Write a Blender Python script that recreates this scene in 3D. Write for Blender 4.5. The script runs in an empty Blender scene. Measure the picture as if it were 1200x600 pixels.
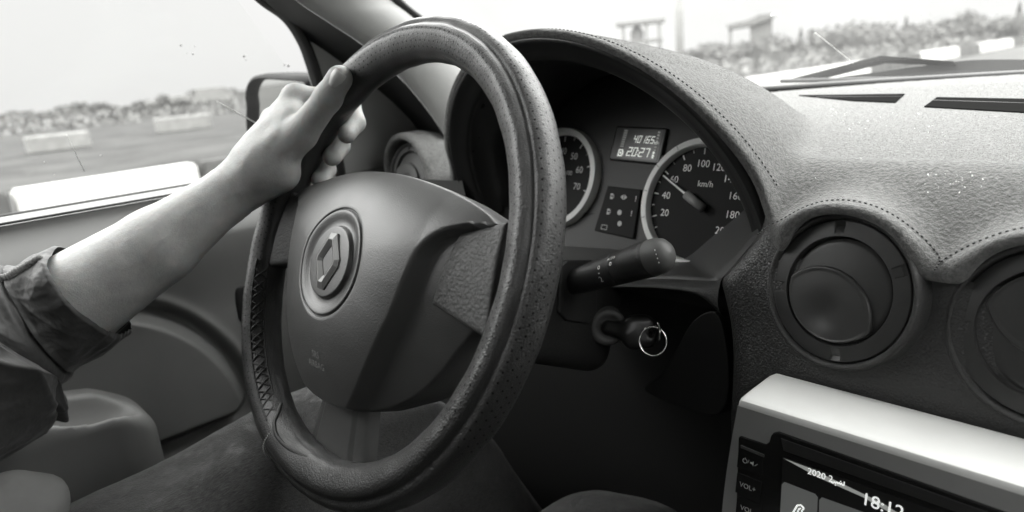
import bpy, bmesh, math, random
import numpy as np
import openvdb as vdb
from mathutils import Matrix, Vector
random.seed(7); rng = np.random.default_rng(7)
S = bpy.context.scene
COL = S.collection
sin, cos, pi, rad = math.sin, math.cos, math.pi, math.radians
V = lambda *a: np.array(a, float)

# ------------------------------------------------------------------ camera
# coordinates: the lens stands at the origin, x = right across the car, y = towards the bonnet, z = up (metres)
FPX, PSI, TH, RO = 810.3, rad(48.6), rad(14.87), rad(5.31)
Fw = V(-sin(PSI)*cos(TH), cos(PSI)*cos(TH), -sin(TH)); R0 = V(cos(PSI), sin(PSI), 0); U0 = np.cross(R0, Fw)
RIGHT = cos(RO)*R0 - sin(RO)*U0; UP = sin(RO)*R0 + cos(RO)*U0
GROUND = -1.25
cam = bpy.data.cameras.new('camera'); camo = bpy.data.objects.new('camera', cam); COL.objects.link(camo)
cam.sensor_width = 36; cam.lens = FPX/1200*36; cam.clip_start = .02; cam.clip_end = 20000
camo.matrix_world = Matrix(((RIGHT[0], UP[0], -Fw[0], 0), (RIGHT[1], UP[1], -Fw[1], 0), (RIGHT[2], UP[2], -Fw[2], 0), (0, 0, 0, 1)))
cam.dof.use_dof = True; cam.dof.focus_distance = .52; cam.dof.aperture_fstop = 5.8; cam.dof.aperture_blades = 0
S.camera = camo

def ray(px, py): return RIGHT*(px-600)/FPX - UP*(py-300)/FPX + Fw
def at(px, py, y=None, x=None, z=None, d=None, pl=None):
    """survey helper: where the sight line of a photo point meets a real plane of the car"""
    r = ray(px, py)
    if d is not None: return r*d
    if x is not None: return r*(x/r[0])
    if y is not None: return r*(y/r[1])
    if z is not None: return r*(z/r[2])
    p, n = pl; return r*(np.dot(p, n)/np.dot(r, n))
def nrm(v): v = np.asarray(v, float); return v/np.linalg.norm(v)

# ------------------------------------------------------------------ materials
MATS = {}
def mat(name, base, rough=.5, grain=None, spec=.5, sheen=0, metal=0, emit=0, coat=0, mott=None, perf=False):
    """grain = list of (kind, scale, distance_mm, strength); mott = (scale, amount) base colour mottling"""
    m = bpy.data.materials.new(name); m.use_nodes = True; nt = m.node_tree; N = nt.nodes; Lk = nt.links
    b = N['Principled BSDF']; c = base if isinstance(base, tuple) else (base, base*1.006, base*.985)
    b.inputs['Base Color'].default_value = (*c, 1); b.inputs['Roughness'].default_value = rough
    b.inputs['Specular IOR Level'].default_value = spec; b.inputs['Metallic'].default_value = metal
    b.inputs['Sheen Weight'].default_value = sheen; b.inputs['Sheen Roughness'].default_value = .5
    b.inputs['Coat Weight'].default_value = coat; b.inputs['Coat Roughness'].default_value = .3
    if emit: b.inputs['Emission Color'].default_value = (*c, 1); b.inputs['Emission Strength'].default_value = emit
    tc = N.new('ShaderNodeTexCoord'); co = tc.outputs['Object']
    prev = None
    for kind, sc, dist, st in (grain or []):
        if kind == 'leather':
            t = N.new('ShaderNodeTexVoronoi'); t.feature = 'SMOOTH_F1'; t.inputs['Scale'].default_value = sc; t.inputs['Smoothness'].default_value = .35
            w = N.new('ShaderNodeTexNoise'); w.inputs['Scale'].default_value = sc*.4; w.inputs['Detail'].default_value = 1
            mx = N.new('ShaderNodeVectorMath'); mx.operation = 'MULTIPLY_ADD'
            Lk.new(w.outputs['Color'], mx.inputs[0]); mx.inputs[1].default_value = (.9/sc,)*3; Lk.new(co, mx.inputs[2]); Lk.new(mx.outputs[0], t.inputs['Vector'])
            h = t.outputs['Distance']; inv = True
        else:
            t = N.new('ShaderNodeTexNoise'); t.inputs['Scale'].default_value = sc; t.inputs['Detail'].default_value = 3; Lk.new(co, t.inputs['Vector']); h = t.outputs['Fac']; inv = False
        bp = N.new('ShaderNodeBump'); bp.inputs['Strength'].default_value = st; bp.inputs['Distance'].default_value = dist*.001; bp.invert = inv
        Lk.new(h, bp.inputs['Height'])
        if prev: Lk.new(prev, bp.inputs['Normal'])
        prev = bp.outputs['Normal']
    colout = None
    if mott:
        t = N.new('ShaderNodeTexNoise'); t.inputs['Scale'].default_value = mott[0]; t.inputs['Detail'].default_value = 4; t.inputs['Roughness'].default_value = .65; Lk.new(co, t.inputs['Vector'])
        mr = N.new('ShaderNodeMapRange'); mr.inputs['From Min'].default_value = .3; mr.inputs['From Max'].default_value = .7
        mr.inputs['To Min'].default_value = 1-mott[1]; mr.inputs['To Max'].default_value = 1+mott[1]; Lk.new(t.outputs['Fac'], mr.inputs['Value'])
        mm = N.new('ShaderNodeVectorMath'); mm.operation = 'SCALE'; mm.inputs[0].default_value = c; Lk.new(mr.outputs[0], mm.inputs['Scale'])
        colout = mm.outputs[0]
        # the same wear makes the gloss uneven
        ro = N.new('ShaderNodeMath'); ro.operation = 'MULTIPLY'; ro.inputs[1].default_value = rough; Lk.new(mr.outputs[0], ro.inputs[0]); Lk.new(ro.outputs[0], b.inputs['Roughness'])
    if perf:   # punched holes in staggered rows, laid out along the UV map of the rim (metres)
        uv = N.new('ShaderNodeUVMap'); sp = N.new('ShaderNodeSeparateXYZ'); Lk.new(uv.outputs[0], sp.inputs[0])
        def M(op, a, bb=None, c3=None):
            n = N.new('ShaderNodeMath'); n.operation = op
            for i, q in enumerate((a, bb, c3)):
                if q is None: continue
                if isinstance(q, (int, float)): n.inputs[i].default_value = q
                else: Lk.new(q, n.inputs[i])
            return n.outputs[0]
        rowp, colp = .0047, .0064
        vr = M('DIVIDE', sp.outputs['Y'], rowp); row = M('FLOOR', vr); fv = M('SUBTRACT', M('SUBTRACT', vr, row), .5)
        par = M('MULTIPLY', M('FLOORED_MODULO', row, 2), .5)
        uu = M('ADD', M('DIVIDE', sp.outputs['X'], colp), par); fu = M('SUBTRACT', M('FRACT', uu), .5)
        dx = M('MULTIPLY', fu, colp); dy = M('MULTIPLY', fv, rowp)
        dd = M('SQRT', M('ADD', M('MULTIPLY', dx, dx), M('MULTIPLY', dy, dy)))
        hole = M('LESS_THAN', dd, .00068)
        col = N.new('ShaderNodeVertexColor'); col.layer_name = 'perf'
        hole = M('MULTIPLY', hole, M('GREATER_THAN', col.outputs['Color'], .5))
        mix = N.new('ShaderNodeMix'); mix.data_type = 'RGBA'; Lk.new(hole, mix.inputs['Factor'])
        if colout: Lk.new(colout, mix.inputs[6])
        else: mix.inputs[6].default_value = (*c, 1)
        mix.inputs[7].default_value = (.003, .003, .003, 1); colout = mix.outputs[2]
        sl = M('MULTIPLY', M('SUBTRACT', 1, hole), .5); Lk.new(sl, b.inputs['Specular IOR Level'])
    if colout: Lk.new(colout, b.inputs['Base Color'])
    if prev: Lk.new(prev, b.inputs['Normal'])
    MATS[name] = m; return m

def glass(name, veil, refl=.06):
    """thin automotive glass: mostly clear, a little mirror, a film of dust that scatters daylight"""
    m = bpy.data.materials.new(name); m.use_nodes = True; nt = m.node_tree; N = nt.nodes; Lk = nt.links; N.remove(N['Principled BSDF'])
    out = N['Material Output']; tr = N.new('ShaderNodeBsdfTransparent'); tr.inputs[0].default_value = (.96, .965, .96, 1)
    gl = N.new('ShaderNodeBsdfGlossy'); gl.inputs['Roughness'].default_value = .02
    tl = N.new('ShaderNodeBsdfTranslucent'); tl.inputs[0].default_value = (.9, .9, .89, 1)
    fr = N.new('ShaderNodeFresnel'); fr.inputs[0].default_value = 1.3
    a = N.new('ShaderNodeMixShader'); Lk.new(fr.outputs[0], a.inputs[0]); Lk.new(tr.outputs[0], a.inputs[1]); Lk.new(gl.outputs[0], a.inputs[2])
    t = N.new('ShaderNodeTexNoise'); t.inputs['Scale'].default_value = 9; t.inputs['Detail'].default_value = 5
    tc = N.new('ShaderNodeTexCoord'); Lk.new(tc.outputs['Object'], t.inputs['Vector'])
    mr = N.new('ShaderNodeMapRange'); mr.inputs['From Min'].default_value = .3; mr.inputs['From Max'].default_value = .7; mr.inputs['To Min'].default_value = veil*.7; mr.inputs['To Max'].default_value = veil*1.3; Lk.new(t.outputs['Fac'], mr.inputs['Value'])
    b = N.new('ShaderNodeMixShader'); Lk.new(mr.outputs[0], b.inputs[0]); Lk.new(a.outputs[0], b.inputs[1]); Lk.new(tl.outputs[0], b.inputs[2])
    Lk.new(b.outputs[0], out.inputs[0]); MATS[name] = m; return m

GR = [('leather', 620, .55, .75), ('noise', 1500, .2, .4)]
mat('rim_leather', .017, .42, [('leather', 760, .50, .9)], spec=1.0, coat=.45, mott=(60, .10), perf=True)
mat('rim_leather_plain', .018, .4, [('leather', 620, .5, .6)], mott=(60, .10))
mat('pad_plastic', .050, .42, [('leather', 950, .26, .4), ('noise', 60, .4, .1)], spec=.8, mott=(45, .07))
mat('pad_coarse', .036, .42, [('leather', 420, .7, .8)], spec=.8, mott=(45, .08))
mat('letter_grey', .20, .5)
mat('emblem_grey', .13, .38, [('noise', 1500, .1, .2)], metal=.25)
mat('dash_plastic', .033, .42, GR, spec=.7, mott=(30, .10))
mat('dark_plastic', .020, .45, [('leather', 700, .3, .4)], mott=(30, .1))
mat('lining_plastic', .022, .30, [('leather', 800, .25, .35)], mott=(30, .1))
mat('black_plastic', .012, .5, [('noise', 900, .2, .3)])
mat('vent_plastic', .042, .40, [('noise', 1800, .12, .3)], mott=(40, .08))
mat('smooth_grey', .060, .5, [('noise', 1600, .15, .3)], mott=(20, .06))
mat('cluster_face', .036, .55, [('noise', 1600, .1, .2)])
mat('dial_black', .006, .6, spec=.2)
mat('dial_ring', .85, .4, [('noise', 900, .1, .2)], mott=(60, .05))
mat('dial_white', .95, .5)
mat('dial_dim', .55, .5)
mat('needle_grey', .26, .5)
mat('lcd_dark', .012, .35)
mat('lcd_glass', .055, .3)
mat('lcd_lit', (.80, .82, .78), .5, emit=.55)
mat('lcd_bar', (.42, .43, .41), .5, emit=.12)
mat('felt', .155, .95, [('noise', 420, 1.8, .8), ('noise', 1300, 1.0, .8)], spec=.05, sheen=.2, mott=(300, .30))
mat('felt_fibre', .160, .9, spec=.1, sheen=.1)
mat('thread_dark', .03, .7)
mat('thread_light', .20, .7)
mat('crumb', .9, .3)
mat('door_plastic', .155, .55, [('noise', 1300, .2, .35)], mott=(16, .06))
mat('door_dark', .055, .55, [('noise', 1300, .2, .35)], mott=(16, .08))
mat('pillar_trim', .29, .6, [('noise', 1500, .2, .4)], mott=(14, .05))
mat('rubber', .012, .55)
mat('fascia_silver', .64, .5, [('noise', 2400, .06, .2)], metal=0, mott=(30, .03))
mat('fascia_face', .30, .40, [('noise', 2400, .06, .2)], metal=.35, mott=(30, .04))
mat('gloss_black', .010, .12)
mat('screen_dark', .018, .12)
mat('screen_tile', (.20, .205, .20), .2, emit=.16)
mat('screen_glow', (.45, .46, .44), .2, emit=.30)
mat('screen_text', (.85, .86, .84), .4, emit=.75)
mat('button_text', .55, .5)
mat('chrome', .75, .12, metal=1)
mat('key_black', .016, .28)
mat('skin', .36, .50, [('leather', 900, .30, .5), ('noise', 240, .5, .35), ('noise', 60, 1.2, .3)], spec=.4, mott=(55, .13))
MATS['skin'].node_tree.nodes['Principled BSDF'].inputs['Subsurface Weight'].default_value = .12
MATS['skin'].node_tree.nodes['Principled BSDF'].inputs['Subsurface Scale'].default_value = .004
mat('nail', .50, .28)
mat('jacket_cloth', .024, .60, [('noise', 1400, .3, .4), ('noise', 60, 2.5, .6), ('noise', 22, 5.0, .5)], sheen=.15, mott=(25, .18))
mat('jacket_trim', .17, .8, [('noise', 900, .5, .5)])
mat('wiper_grey', .035, .6, spec=.2)
mat('shirt_cloth', .16, .85, [('noise', 1400, .3, .4)], mott=(40, .1))
mat('mirror_glass', .8, .03, metal=1)
mat('mirror_shell', .006, .6, [('noise', 900, .2, .3)], spec=.05)
mat('car_headliner', .6, .9)
mat('trim_grey', .10, .8)
mat('carpet', .02, .95)
mat('slot_dark', .012, .95, spec=0)
mat('bonnet_paint', .10, .3, coat=.4)
glass('windscreen_glass', .035); glass('window_glass', .010)

def jeans():
    m = mat('denim', .030, .85, [('noise', 900, .8, .8), ('noise', 40, 3.0, .4)], sheen=.2, mott=(70, .35))
    nt = m.node_tree; N = nt.nodes; b = N['Principled BSDF']; src = b.inputs['Base Color'].links[0].from_socket
    tc = N.new('ShaderNodeTexCoord'); mp = N.new('ShaderNodeMapping'); mp.inputs['Scale'].default_value = (2200, 200, 900); mp.inputs['Rotation'].default_value = (0, 0, .5); nt.links.new(tc.outputs['Object'], mp.inputs['Vector'])
    w = N.new('ShaderNodeTexNoise'); w.inputs['Scale'].default_value = 1; w.inputs['Detail'].default_value = 2; nt.links.new(mp.outputs[0], w.inputs['Vector'])
    mr = N.new('ShaderNodeMapRange'); mr.inputs['From Min'].default_value = .3; mr.inputs['From Max'].default_value = .7; mr.inputs['To Min'].default_value = .35; mr.inputs['To Max'].default_value = 1.75; nt.links.new(w.outputs['Fac'], mr.inputs['Value'])
    v = N.new('ShaderNodeVectorMath'); v.operation = 'SCALE'; nt.links.new(src, v.inputs[0]); nt.links.new(mr.outputs[0], v.inputs['Scale']); nt.links.new(v.outputs[0], b.inputs['Base Color'])
jeans()

# ------------------------------------------------------------------ object helpers
def tag(o, label=None, cat=None, group=None, kind=None):
    if label: o['label'] = label
    if cat: o['category'] = cat
    if group: o['group'] = group
    if kind: o['kind'] = kind
    return o
def empty(name, loc, label=None, cat=None, group=None, mtx=None):
    o = bpy.data.objects.new(name, None); COL.objects.link(o); o.empty_display_size = .05
    o.matrix_world = mtx if mtx is not None else Matrix.Translation(Vector(loc)); o['_inv'] = 0
    del o['_inv']; ROOTS[o] = (mtx if mtx is not None else Matrix.Translation(Vector(loc)))
    return tag(o, label, cat, group)
ROOTS = {}
def obj(name, vf, m, parent=None, smooth=True, local=False, sharp=None, bevel=0, subsurf=0):
    v, f = vf[0], vf[1]
    me = bpy.data.meshes.new(name); me.from_pydata([tuple(map(float, p)) for p in v], [], [tuple(map(int, q)) for q in f]); 
    if smooth: me.polygons.foreach_set('use_smooth', [True]*len(me.polygons))
    ml = m if isinstance(m, (list, tuple)) else [m]
    for k in ml: me.materials.append(MATS[k])
    me.update(); me.validate()
    if smooth and sharp: me.set_sharp_from_angle(angle=rad(sharp))
    o = bpy.data.objects.new(name, me); COL.objects.link(o)
    if parent is not None:
        o.parent = parent
        if not local and parent in ROOTS: o.matrix_parent_inverse = ROOTS[parent].inverted()
    if bevel:
        b = o.modifiers.new('bevel', 'BEVEL'); b.width = bevel; b.segments = 3; b.limit_method = 'ANGLE'; b.angle_limit = rad(35)
        b.harden_normals = False
    if subsurf:
        s = o.modifiers.new('sub', 'SUBSURF'); s.levels = s.render_levels = subsurf
    return o
def sub(o, name, vf, m, **k):   # a piece of a part
    c = obj(name, vf, m, None, **k); c.parent = o
    w = Matrix.Identity(4); p = o
    if o.parent is not None and o.parent in ROOTS and o.matrix_parent_inverse != ROOTS[o.parent].inverted(): pass
    return c

def join(*parts):
    V_, F_ = [], []
    for v, f in parts:
        n = len(V_); V_ += [tuple(p) for p in v]; F_ += [tuple(i+n for i in q) for q in f]
    return V_, F_
def grid(fn, nu, nv, cu=False, cv=False, flip=False):
    us = [i/(nu if cu else nu-1) for i in range(nu)]; vs = [j/(nv if cv else nv-1) for j in range(nv)]
    P = [fn(u, v) for u in us for v in vs]; F = []
    for i in range(nu if cu else nu-1):
        for j in range(nv if cv else nv-1):
            a = i*nv+j; b = ((i+1) % nu)*nv+j; c = ((i+1) % nu)*nv+(j+1) % nv; d = i*nv+(j+1) % nv
            F.append((a, d, c, b) if flip else (a, b, c, d))
    return P, F
def frame(n, upv=(0, 0, 1)):
    n = nrm(n); u = np.cross(upv, n)
    if np.linalg.norm(u) < 1e-6: u = np.cross((0, 1, 0), n)
    u = nrm(u); return u, np.cross(n, u), n
def lathe(prof, c, n, seg=96, upv=(0, 0, 1)):
    """prof: list of (radius, height along n)"""
    u, v, n = frame(n, upv); c = np.asarray(c)
    return grid(lambda a, t: c+prof[min(int(round(t*(len(prof)-1))), len(prof)-1)][0]*(cos(2*pi*a)*u+sin(2*pi*a)*v)+prof[min(int(round(t*(len(prof)-1))), len(prof)-1)][1]*n, seg, len(prof), cu=True, flip=False)
def spl(pts, n, closed=False):
    """Catmull-Rom through pts"""
    P = np.asarray(pts, float); k = len(P); out = []
    segs = k if closed else k-1
    for t in np.linspace(0, segs, n, endpoint=not closed):
        i = min(int(t), segs-1); f = t-i
        g = (lambda j: P[j % k]) if closed else (lambda j: P[min(max(j, 0), k-1)])
        a, b, c, d = g(i-1), g(i), g(i+1), g(i+2)
        out.append(.5*((2*b)+(c-a)*f+(2*a-5*b+4*c-d)*f*f+(3*b-a-3*c+d)*f**3))
    return np.array(out)
def tube(pts, r, seg=12, closed=False, caps=True):
    P = np.asarray(pts, float); n = len(P); r = np.full(n, r) if np.isscalar(r) else np.asarray(r)
    T = np.roll(P, -1, 0)-np.roll(P, 1, 0) if closed else np.gradient(P, axis=0)
    T /= np.linalg.norm(T, axis=1)[:, None]+1e-12
    u = np.cross(T[0], (0.3, 0.2, 1)); u /= np.linalg.norm(u); Vv = []
    for i in range(n):
        u = u-T[i]*np.dot(u, T[i]); u /= np.linalg.norm(u); w = np.cross(T[i], u)
        for j in range(seg): a = 2*pi*j/seg; Vv.append(P[i]+r[i]*(cos(a)*u+sin(a)*w))
    F = []
    for i in range(n if closed else n-1):
        for j in range(seg):
            a = i*seg+j; b = i*seg+(j+1) % seg; c = ((i+1) % n)*seg+(j+1) % seg; d = ((i+1) % n)*seg+j; F.append((a, b, c, d))
    if caps and not closed: F.append(tuple(range(seg))[::-1]); F.append(tuple((n-1)*seg+j for j in range(seg)))
    return Vv, F
def prism(poly, n, th):
    """a flat outline (3-D points) given real thickness th behind its face along -n"""
    P = np.asarray(poly, float); n = nrm(n); k = len(P)
    nn = np.zeros(3)
    for i in range(k): nn += np.cross(P[i], P[(i+1) % k])
    if np.dot(nn, n) < 0: P = P[::-1]
    Vv = [*P, *(P-n*th)]
    F = [tuple(range(k)), tuple(range(2*k-1, k-1, -1))]+[(i, i+k, (i+1) % k+k, (i+1) % k) for i in range(k)]
    return Vv, F
def box(lo, hi):
    (a, b, c), (d, e, f) = lo, hi
    v = [(a, b, c), (d, b, c), (d, e, c), (a, e, c), (a, b, f), (d, b, f), (d, e, f), (a, e, f)]
    return v, [(3, 2, 1, 0), (4, 5, 6, 7), (0, 1, 5, 4), (1, 2, 6, 5), (2, 3, 7, 6), (3, 0, 4, 7)]
_txt = {}
def text(body, size, o, u, v, align='CENTER', lift=0, thick=0, squeeze=1.):
    """lettering as mesh faces lying in the plane (u, v) at o"""
    cu = bpy.data.curves.new('t', 'FONT'); cu.body = body; cu.size = size; cu.align_x = align; cu.align_y = 'CENTER'; cu.resolution_u = 3
    ob = bpy.data.objects.new('t', cu); me = ob.to_mesh()
    n = np.cross(u, v); P = [np.asarray(o)+p.co.x*squeeze*np.asarray(u)+p.co.y*np.asarray(v)+n*lift for p in me.vertices]; F = [tuple(q.vertices) for q in me.polygons]
    ob.to_mesh_clear(); bpy.data.objects.remove(ob); bpy.data.curves.remove(cu)
    return P, F
# signed distance modelling
def sdf_mesh(fn, lo, hi, vox):
    lo = np.asarray(lo, float); hi = np.asarray(hi, float)
    ax = [np.arange(lo[i], hi[i]+vox, vox) for i in range(3)]
    X, Y, Z = np.meshgrid(*ax, indexing='ij', sparse=True)
    A = np.ascontiguousarray(np.broadcast_to(fn(X, Y, Z), tuple(len(a) for a in ax)), dtype=np.float32)
    g = vdb.FloatGrid(float(vox*4)); A = np.clip(A/vox, -4, 4); g.copyFromArray(A.astype(np.float64))
    p, q = g.convertToQuads(isovalue=0.0)
    return lo+np.asarray(p)*vox, np.asarray(q)[:, ::-1]
def smin(a, b, k): h = np.maximum(k-np.abs(a-b), 0)/k; return np.minimum(a, b)-h*h*k*.25
def smax(a, b, k): return -smin(-a, -b, k)
def cone(X, Y, Z, a, b, ra, rb, flat=None):
    a, b = np.asarray(a, float), np.asarray(b, float); ba = b-a; L = np.dot(ba, ba)
    h = np.clip(((X-a[0])*ba[0]+(Y-a[1])*ba[1]+(Z-a[2])*ba[2])/L, 0, 1)
    dx, dy, dz = X-a[0]-h*ba[0], Y-a[1]-h*ba[1], Z-a[2]-h*ba[2]
    return np.sqrt(dx*dx+dy*dy+dz*dz)-(ra+(rb-ra)*h)
def ell(X, Y, Z, c, r): 
    q = np.sqrt(((X-c[0])/r[0])**2+((Y-c[1])/r[1])**2+((Z-c[2])/r[2])**2); return (q-1)*min(r)
def rbox(X, Y, Z, c, h, r):
    qx, qy, qz = np.abs(X-c[0])-h[0]+r, np.abs(Y-c[1])-h[1]+r, np.abs(Z-c[2])-h[2]+r
    return np.sqrt(np.maximum(qx, 0)**2+np.maximum(qy, 0)**2+np.maximum(qz, 0)**2)+np.minimum(np.maximum(qx, np.maximum(qy, qz)), 0)-r

# ================================================================== STEERING WHEEL
AL = rad(25.9); WC = V(-.4675, .2657, -.1284)
wn = V(0, -cos(AL), sin(AL)); wu = V(1, 0, 0); wv = np.cross(wn, wu); RIM = .176; RT = .0178
WM = Matrix(((wu[0], wv[0], wn[0], WC[0]), (wu[1], wv[1], wn[1], WC[1]), (wu[2], wv[2], wn[2], WC[2]), (0, 0, 0, 1)))
def W(u, v, n): return WC+wu*u+wv*v+wn*n
def Lr(th, dr, n): t = rad(th); return W((RIM+dr)*cos(t), (RIM+dr)*sin(t), n)
wheel = empty('steering_wheel', None, 'black leather covered steering wheel with perforated grip held by the driver', 'steering wheel', mtx=WM)
def rim_r(ph, th):
    d = math.degrees(ph)
    crease = math.exp(-((d-58)/9.)**2); lip = math.exp(-((d-84)/17.)**2)+.8*math.exp(-((d-30)/19.)**2)
    wob = .00015*sin(th*23+2*ph)+.0001*sin(th*41-ph*3)
    return RT*(.985-.13*crease+.045*lip)+wob
NT, NP = 900, 96
def rim_pt(a, p):
    th = 2*pi*a; ph = 2*pi*p-pi*.75; r = rim_r(ph, th); R = RIM-.004*max(0, sin(th-pi))**6
    return ((R+r*cos(ph))*cos(th), (R+r*cos(ph))*sin(th), r*sin(ph))
rv, rf = grid(rim_pt, NT, NP, True, True)
rim = obj('rim', (rv, rf), 'rim_leather', wheel, local=True)
me = rim.data; uvl = me.uv_layers.new(name='UVMap'); ca = me.color_attributes.new('perf', 'FLOAT_COLOR', 'CORNER')
li = np.zeros(len(me.loops), int); me.loops.foreach_get('vertex_index', li)
fi = np.repeat(np.arange(len(rf)), 4); ui = li//NP; vi = li % NP; f_u, f_v = fi//NP, fi % NP
ui = np.where((f_u == NT-1) & (ui == 0), NT, ui); vi = np.where((f_v == NP-1) & (vi == 0), NP, vi)
per = round(2*pi*RIM/.0064)*.0064
me.uv_layers['UVMap'].data.foreach_set('uv', np.stack([ui/NT*per, vi/NP*2*pi*RT], 1).ravel().astype(np.float32))
thd = (ui/NT*360.); phd = (vi/NP*360-135)
band = ((phd > -42) & (phd < 44)) | ((phd > 72) & (phd < 138))
arc = ~((thd > 272) & (thd < 328)) & ~((thd > 236) & (thd <= 272))
pm = (band & arc).astype(np.float32)
ca.data.foreach_set('color', np.stack([pm, pm, pm, np.ones_like(pm)], 1).ravel())

# lacing that closes the grip cover, on its inner side
lv = ([], [])
def rp(th, p, k=.0005): return ((RIM+(RT+k)*cos(p))*cos(th), (RIM+(RT+k)*cos(p))*sin(th), (RT+k)*sin(p))
for k in range(15):
    th = rad(193+k*3.5); jt = rad(.4)*sin(k*2.3)
    for p0, p1 in ((122, 158), (158, 122)):
        lv = join(lv, tube([rp(th+rad(3.5)*q+jt, rad(p0+(p1-p0)*q), .0004+.0007*sin(pi*q)) for q in np.linspace(0, 1, 9)], .00085, 6))
for pd_ in (121, 159):
    lv = join(lv, tube([((RIM+(RT+.0004)*cos(rad(pd_)))*cos(rad(t)), (RIM+(RT+.0004)*cos(rad(pd_)))*sin(rad(t)), (RT+.0004)*sin(rad(pd_))) for t in np.linspace(190, 247, 60)], .0010, 6))
obj('lacing', lv, 'rim_leather_plain', wheel, local=True)
# rolled seam where the cover wraps the lower spoke, with its stitches
seam = [((RIM+(RT+.0012)*cos(rad(p)))*cos(rad(t)), (RIM+(RT+.0012)*cos(rad(p)))*sin(rad(t)), (RT+.0012)*sin(rad(p))) for t, p in ((243, 168), (247, 150), (250, 134), (255, 126), (263, 132), (272, 146), (281, 160), (289, 174))]
obj('seam_piping', tube(spl(seam, 60), .0017, 8), 'rim_leather_plain', wheel, local=True)
st = ([], [])
for k in range(26):
    p = 118-k*6.4; t = 251.5
    a = [((RIM+(RT+.0003)*cos(rad(p+q)))*cos(rad(t+w)), (RIM+(RT+.0003)*cos(rad(p+q)))*sin(rad(t+w)), (RT+.0003)*sin(rad(p+q))) for q, w in ((0, -.28), (-2, .28))]
    st = join(st, tube(a, .0006, 5))
for k in range(40):
    q = spl(seam, 81)[2*k:2*k+2]; off = 1.016
    st = join(st, tube([(x*off, y*off, z*.985) for x, y, z in q], .0005, 5))
obj('stitching', st, 'thread_light', wheel, local=True)

# hub pad
EC = V(0, -.012)
half = [(0, -.116), (.03, -.1135), (.058, -.105), (.084, -.090), (.106, -.069), (.121, -.046), (.132, -.030), (.143, -.012), (.149, .010), (.147, .030), (.132, .042), (.105, .051), (.07, .058), (.035, .0625), (0, .064)]
outl = half+[(-x, y) for x, y in half[-2:0:-1]]
OUT = spl([(x, y, 0) for x, y in outl], 720, True)[:, :2]
oa = np.arctan2(OUT[:, 1]-EC[1], OUT[:, 0]-EC[0]); od = np.hypot(OUT[:, 0]-EC[0], OUT[:, 1]-EC[1]); o_ = np.argsort(oa); oa, od = oa[o_], od[o_]
crx = spl([(.034, -.112, 0), (.046, -.098, 0), (.058, -.078, 0), (.069, -.055, 0), (.079, -.030, 0), (.085, -.008, 0), (.090, .010, 0), (.098, .022, 0), (.110, .030, 0), (.125, .034, 0), (.16, .036, 0)], 200)[:, :2]
def sst(x): x = min(max(x, 0), 1); return x*x*(3-2*x)
def flank(u, v):
    """1 on the lowered flanks outside the crease, 0 on the raised shield"""
    u = abs(u)
    if v > .036: return 0
    uc = np.interp(v, crx[:, 1], crx[:, 0]); return sst((u-uc)/.009)
def pad_h(u, v):
    a = math.atan2(v-EC[1], u-EC[0]); R = np.interp(a, oa, od, period=2*pi); r = math.hypot(u-EC[0], v-EC[1]); s = r/R
    h = .006+.026*(1-s**2.6)+.004*(1-min(1, (u/.09)**2))
    fl = flank(u, v); h -= .0115*fl
    if r < .046:   # emblem well: groove, concave moat, raised disc
        e = .0
        e -= .0016*math.exp(-((r-.0415)/.0008)**2)
        if r < .040: e -= .0042*sst((.040-r)/.010)
        if r < .0285: e += .0032*sst((.0285-r)/.0018)
        h += e
    return h
NA = 360
rr = [0, .004, .008, .012, .016, .020, .024, .026, .0268, .0274, .028, .0286, .029, .030, .032, .034, .036, .038, .0392, .0398, .0404, .0408, .0411, .0414, .0417, .042, .0424, .043, .045, .047]
fr_ = list(np.linspace(0, 1, 70)**.85)[1:]
pv = []
for a in np.linspace(-pi, pi, NA, endpoint=False):
    R = np.interp(a, oa, od, period=2*pi)
    radii = rr+[.047+(R-.047)*f for f in fr_]
    row = [(EC[0]+r*cos(a), EC[1]+r*sin(a), pad_h(EC[0]+r*cos(a), EC[1]+r*sin(a))) for r in radii]
    x, y, z = row[-1]
    ou = nrm((x-EC[0], y-EC[1], 0))
    for dd, dz in ((.0008, -.001), (.0012, -.003), (.0014, -.008), (.0005, -.020), (-.006, -.045)): row.append((x+ou[0]*dd, y+ou[1]*dd, z+dz))
    pv += row
nr = len(rr)+len(fr_)+5
pf = [(i*nr+j, i*nr+j+1, ((i+1) % NA)*nr+j+1, ((i+1) % NA)*nr+j) for i in range(NA) for j in range(nr-1)]
pad = obj('hub_pad', (pv, pf), 'pad_plastic', wheel, local=True)
# diamond emblem: faceted ribbon folded round an open lozenge
def emblem():
    k = 1.0; zo = pad_h(0, -.012+.02)-.0002
    O = [(0, .0215), (.0128, .0015), (.0128, -.0015), (0, -.0215), (-.0128, -.0015), (-.0128, .0015)]
    O = [(0.0035, .0215), (.0128, .003), (.0128, -.003), (.0035, -.0215), (-.0035, -.0215), (-.0128, -.003), (-.0128, .003), (-.0035, .0215)]
    I = [(0.0006, .0105), (.0052, .0008), (.0052, -.0008), (.0006, -.0105), (-.0006, -.0105), (-.0052, -.0008), (-.0052, .0008), (-.0006, .0105)]
    O = [(x*1.32, y) for x, y in O]; I = [(x*1.45, y*1.05) for x, y in I]
    Mi = [((a[0]+b[0])/2, (a[1]+b[1])/2) for a, b in zip(O, I)]
    v = []; n = 8
    for ring, h in ((O, -.001), (O, .0016), (Mi, .0036), (I, .0012), (I, -.001)): v += [(x, y-.012, zo+h) for x, y in ring]
    f = [(r*n+i, r*n+(i+1) % n, (r+1)*n+(i+1) % n, (r+1)*n+i) for r in range(4) for i in range(n)]
    f = [q[::-1] for q in f]
    return v, f
em = obj('emblem', emblem(), 'emblem_grey', wheel, smooth=False, local=True, bevel=.0004)
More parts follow.
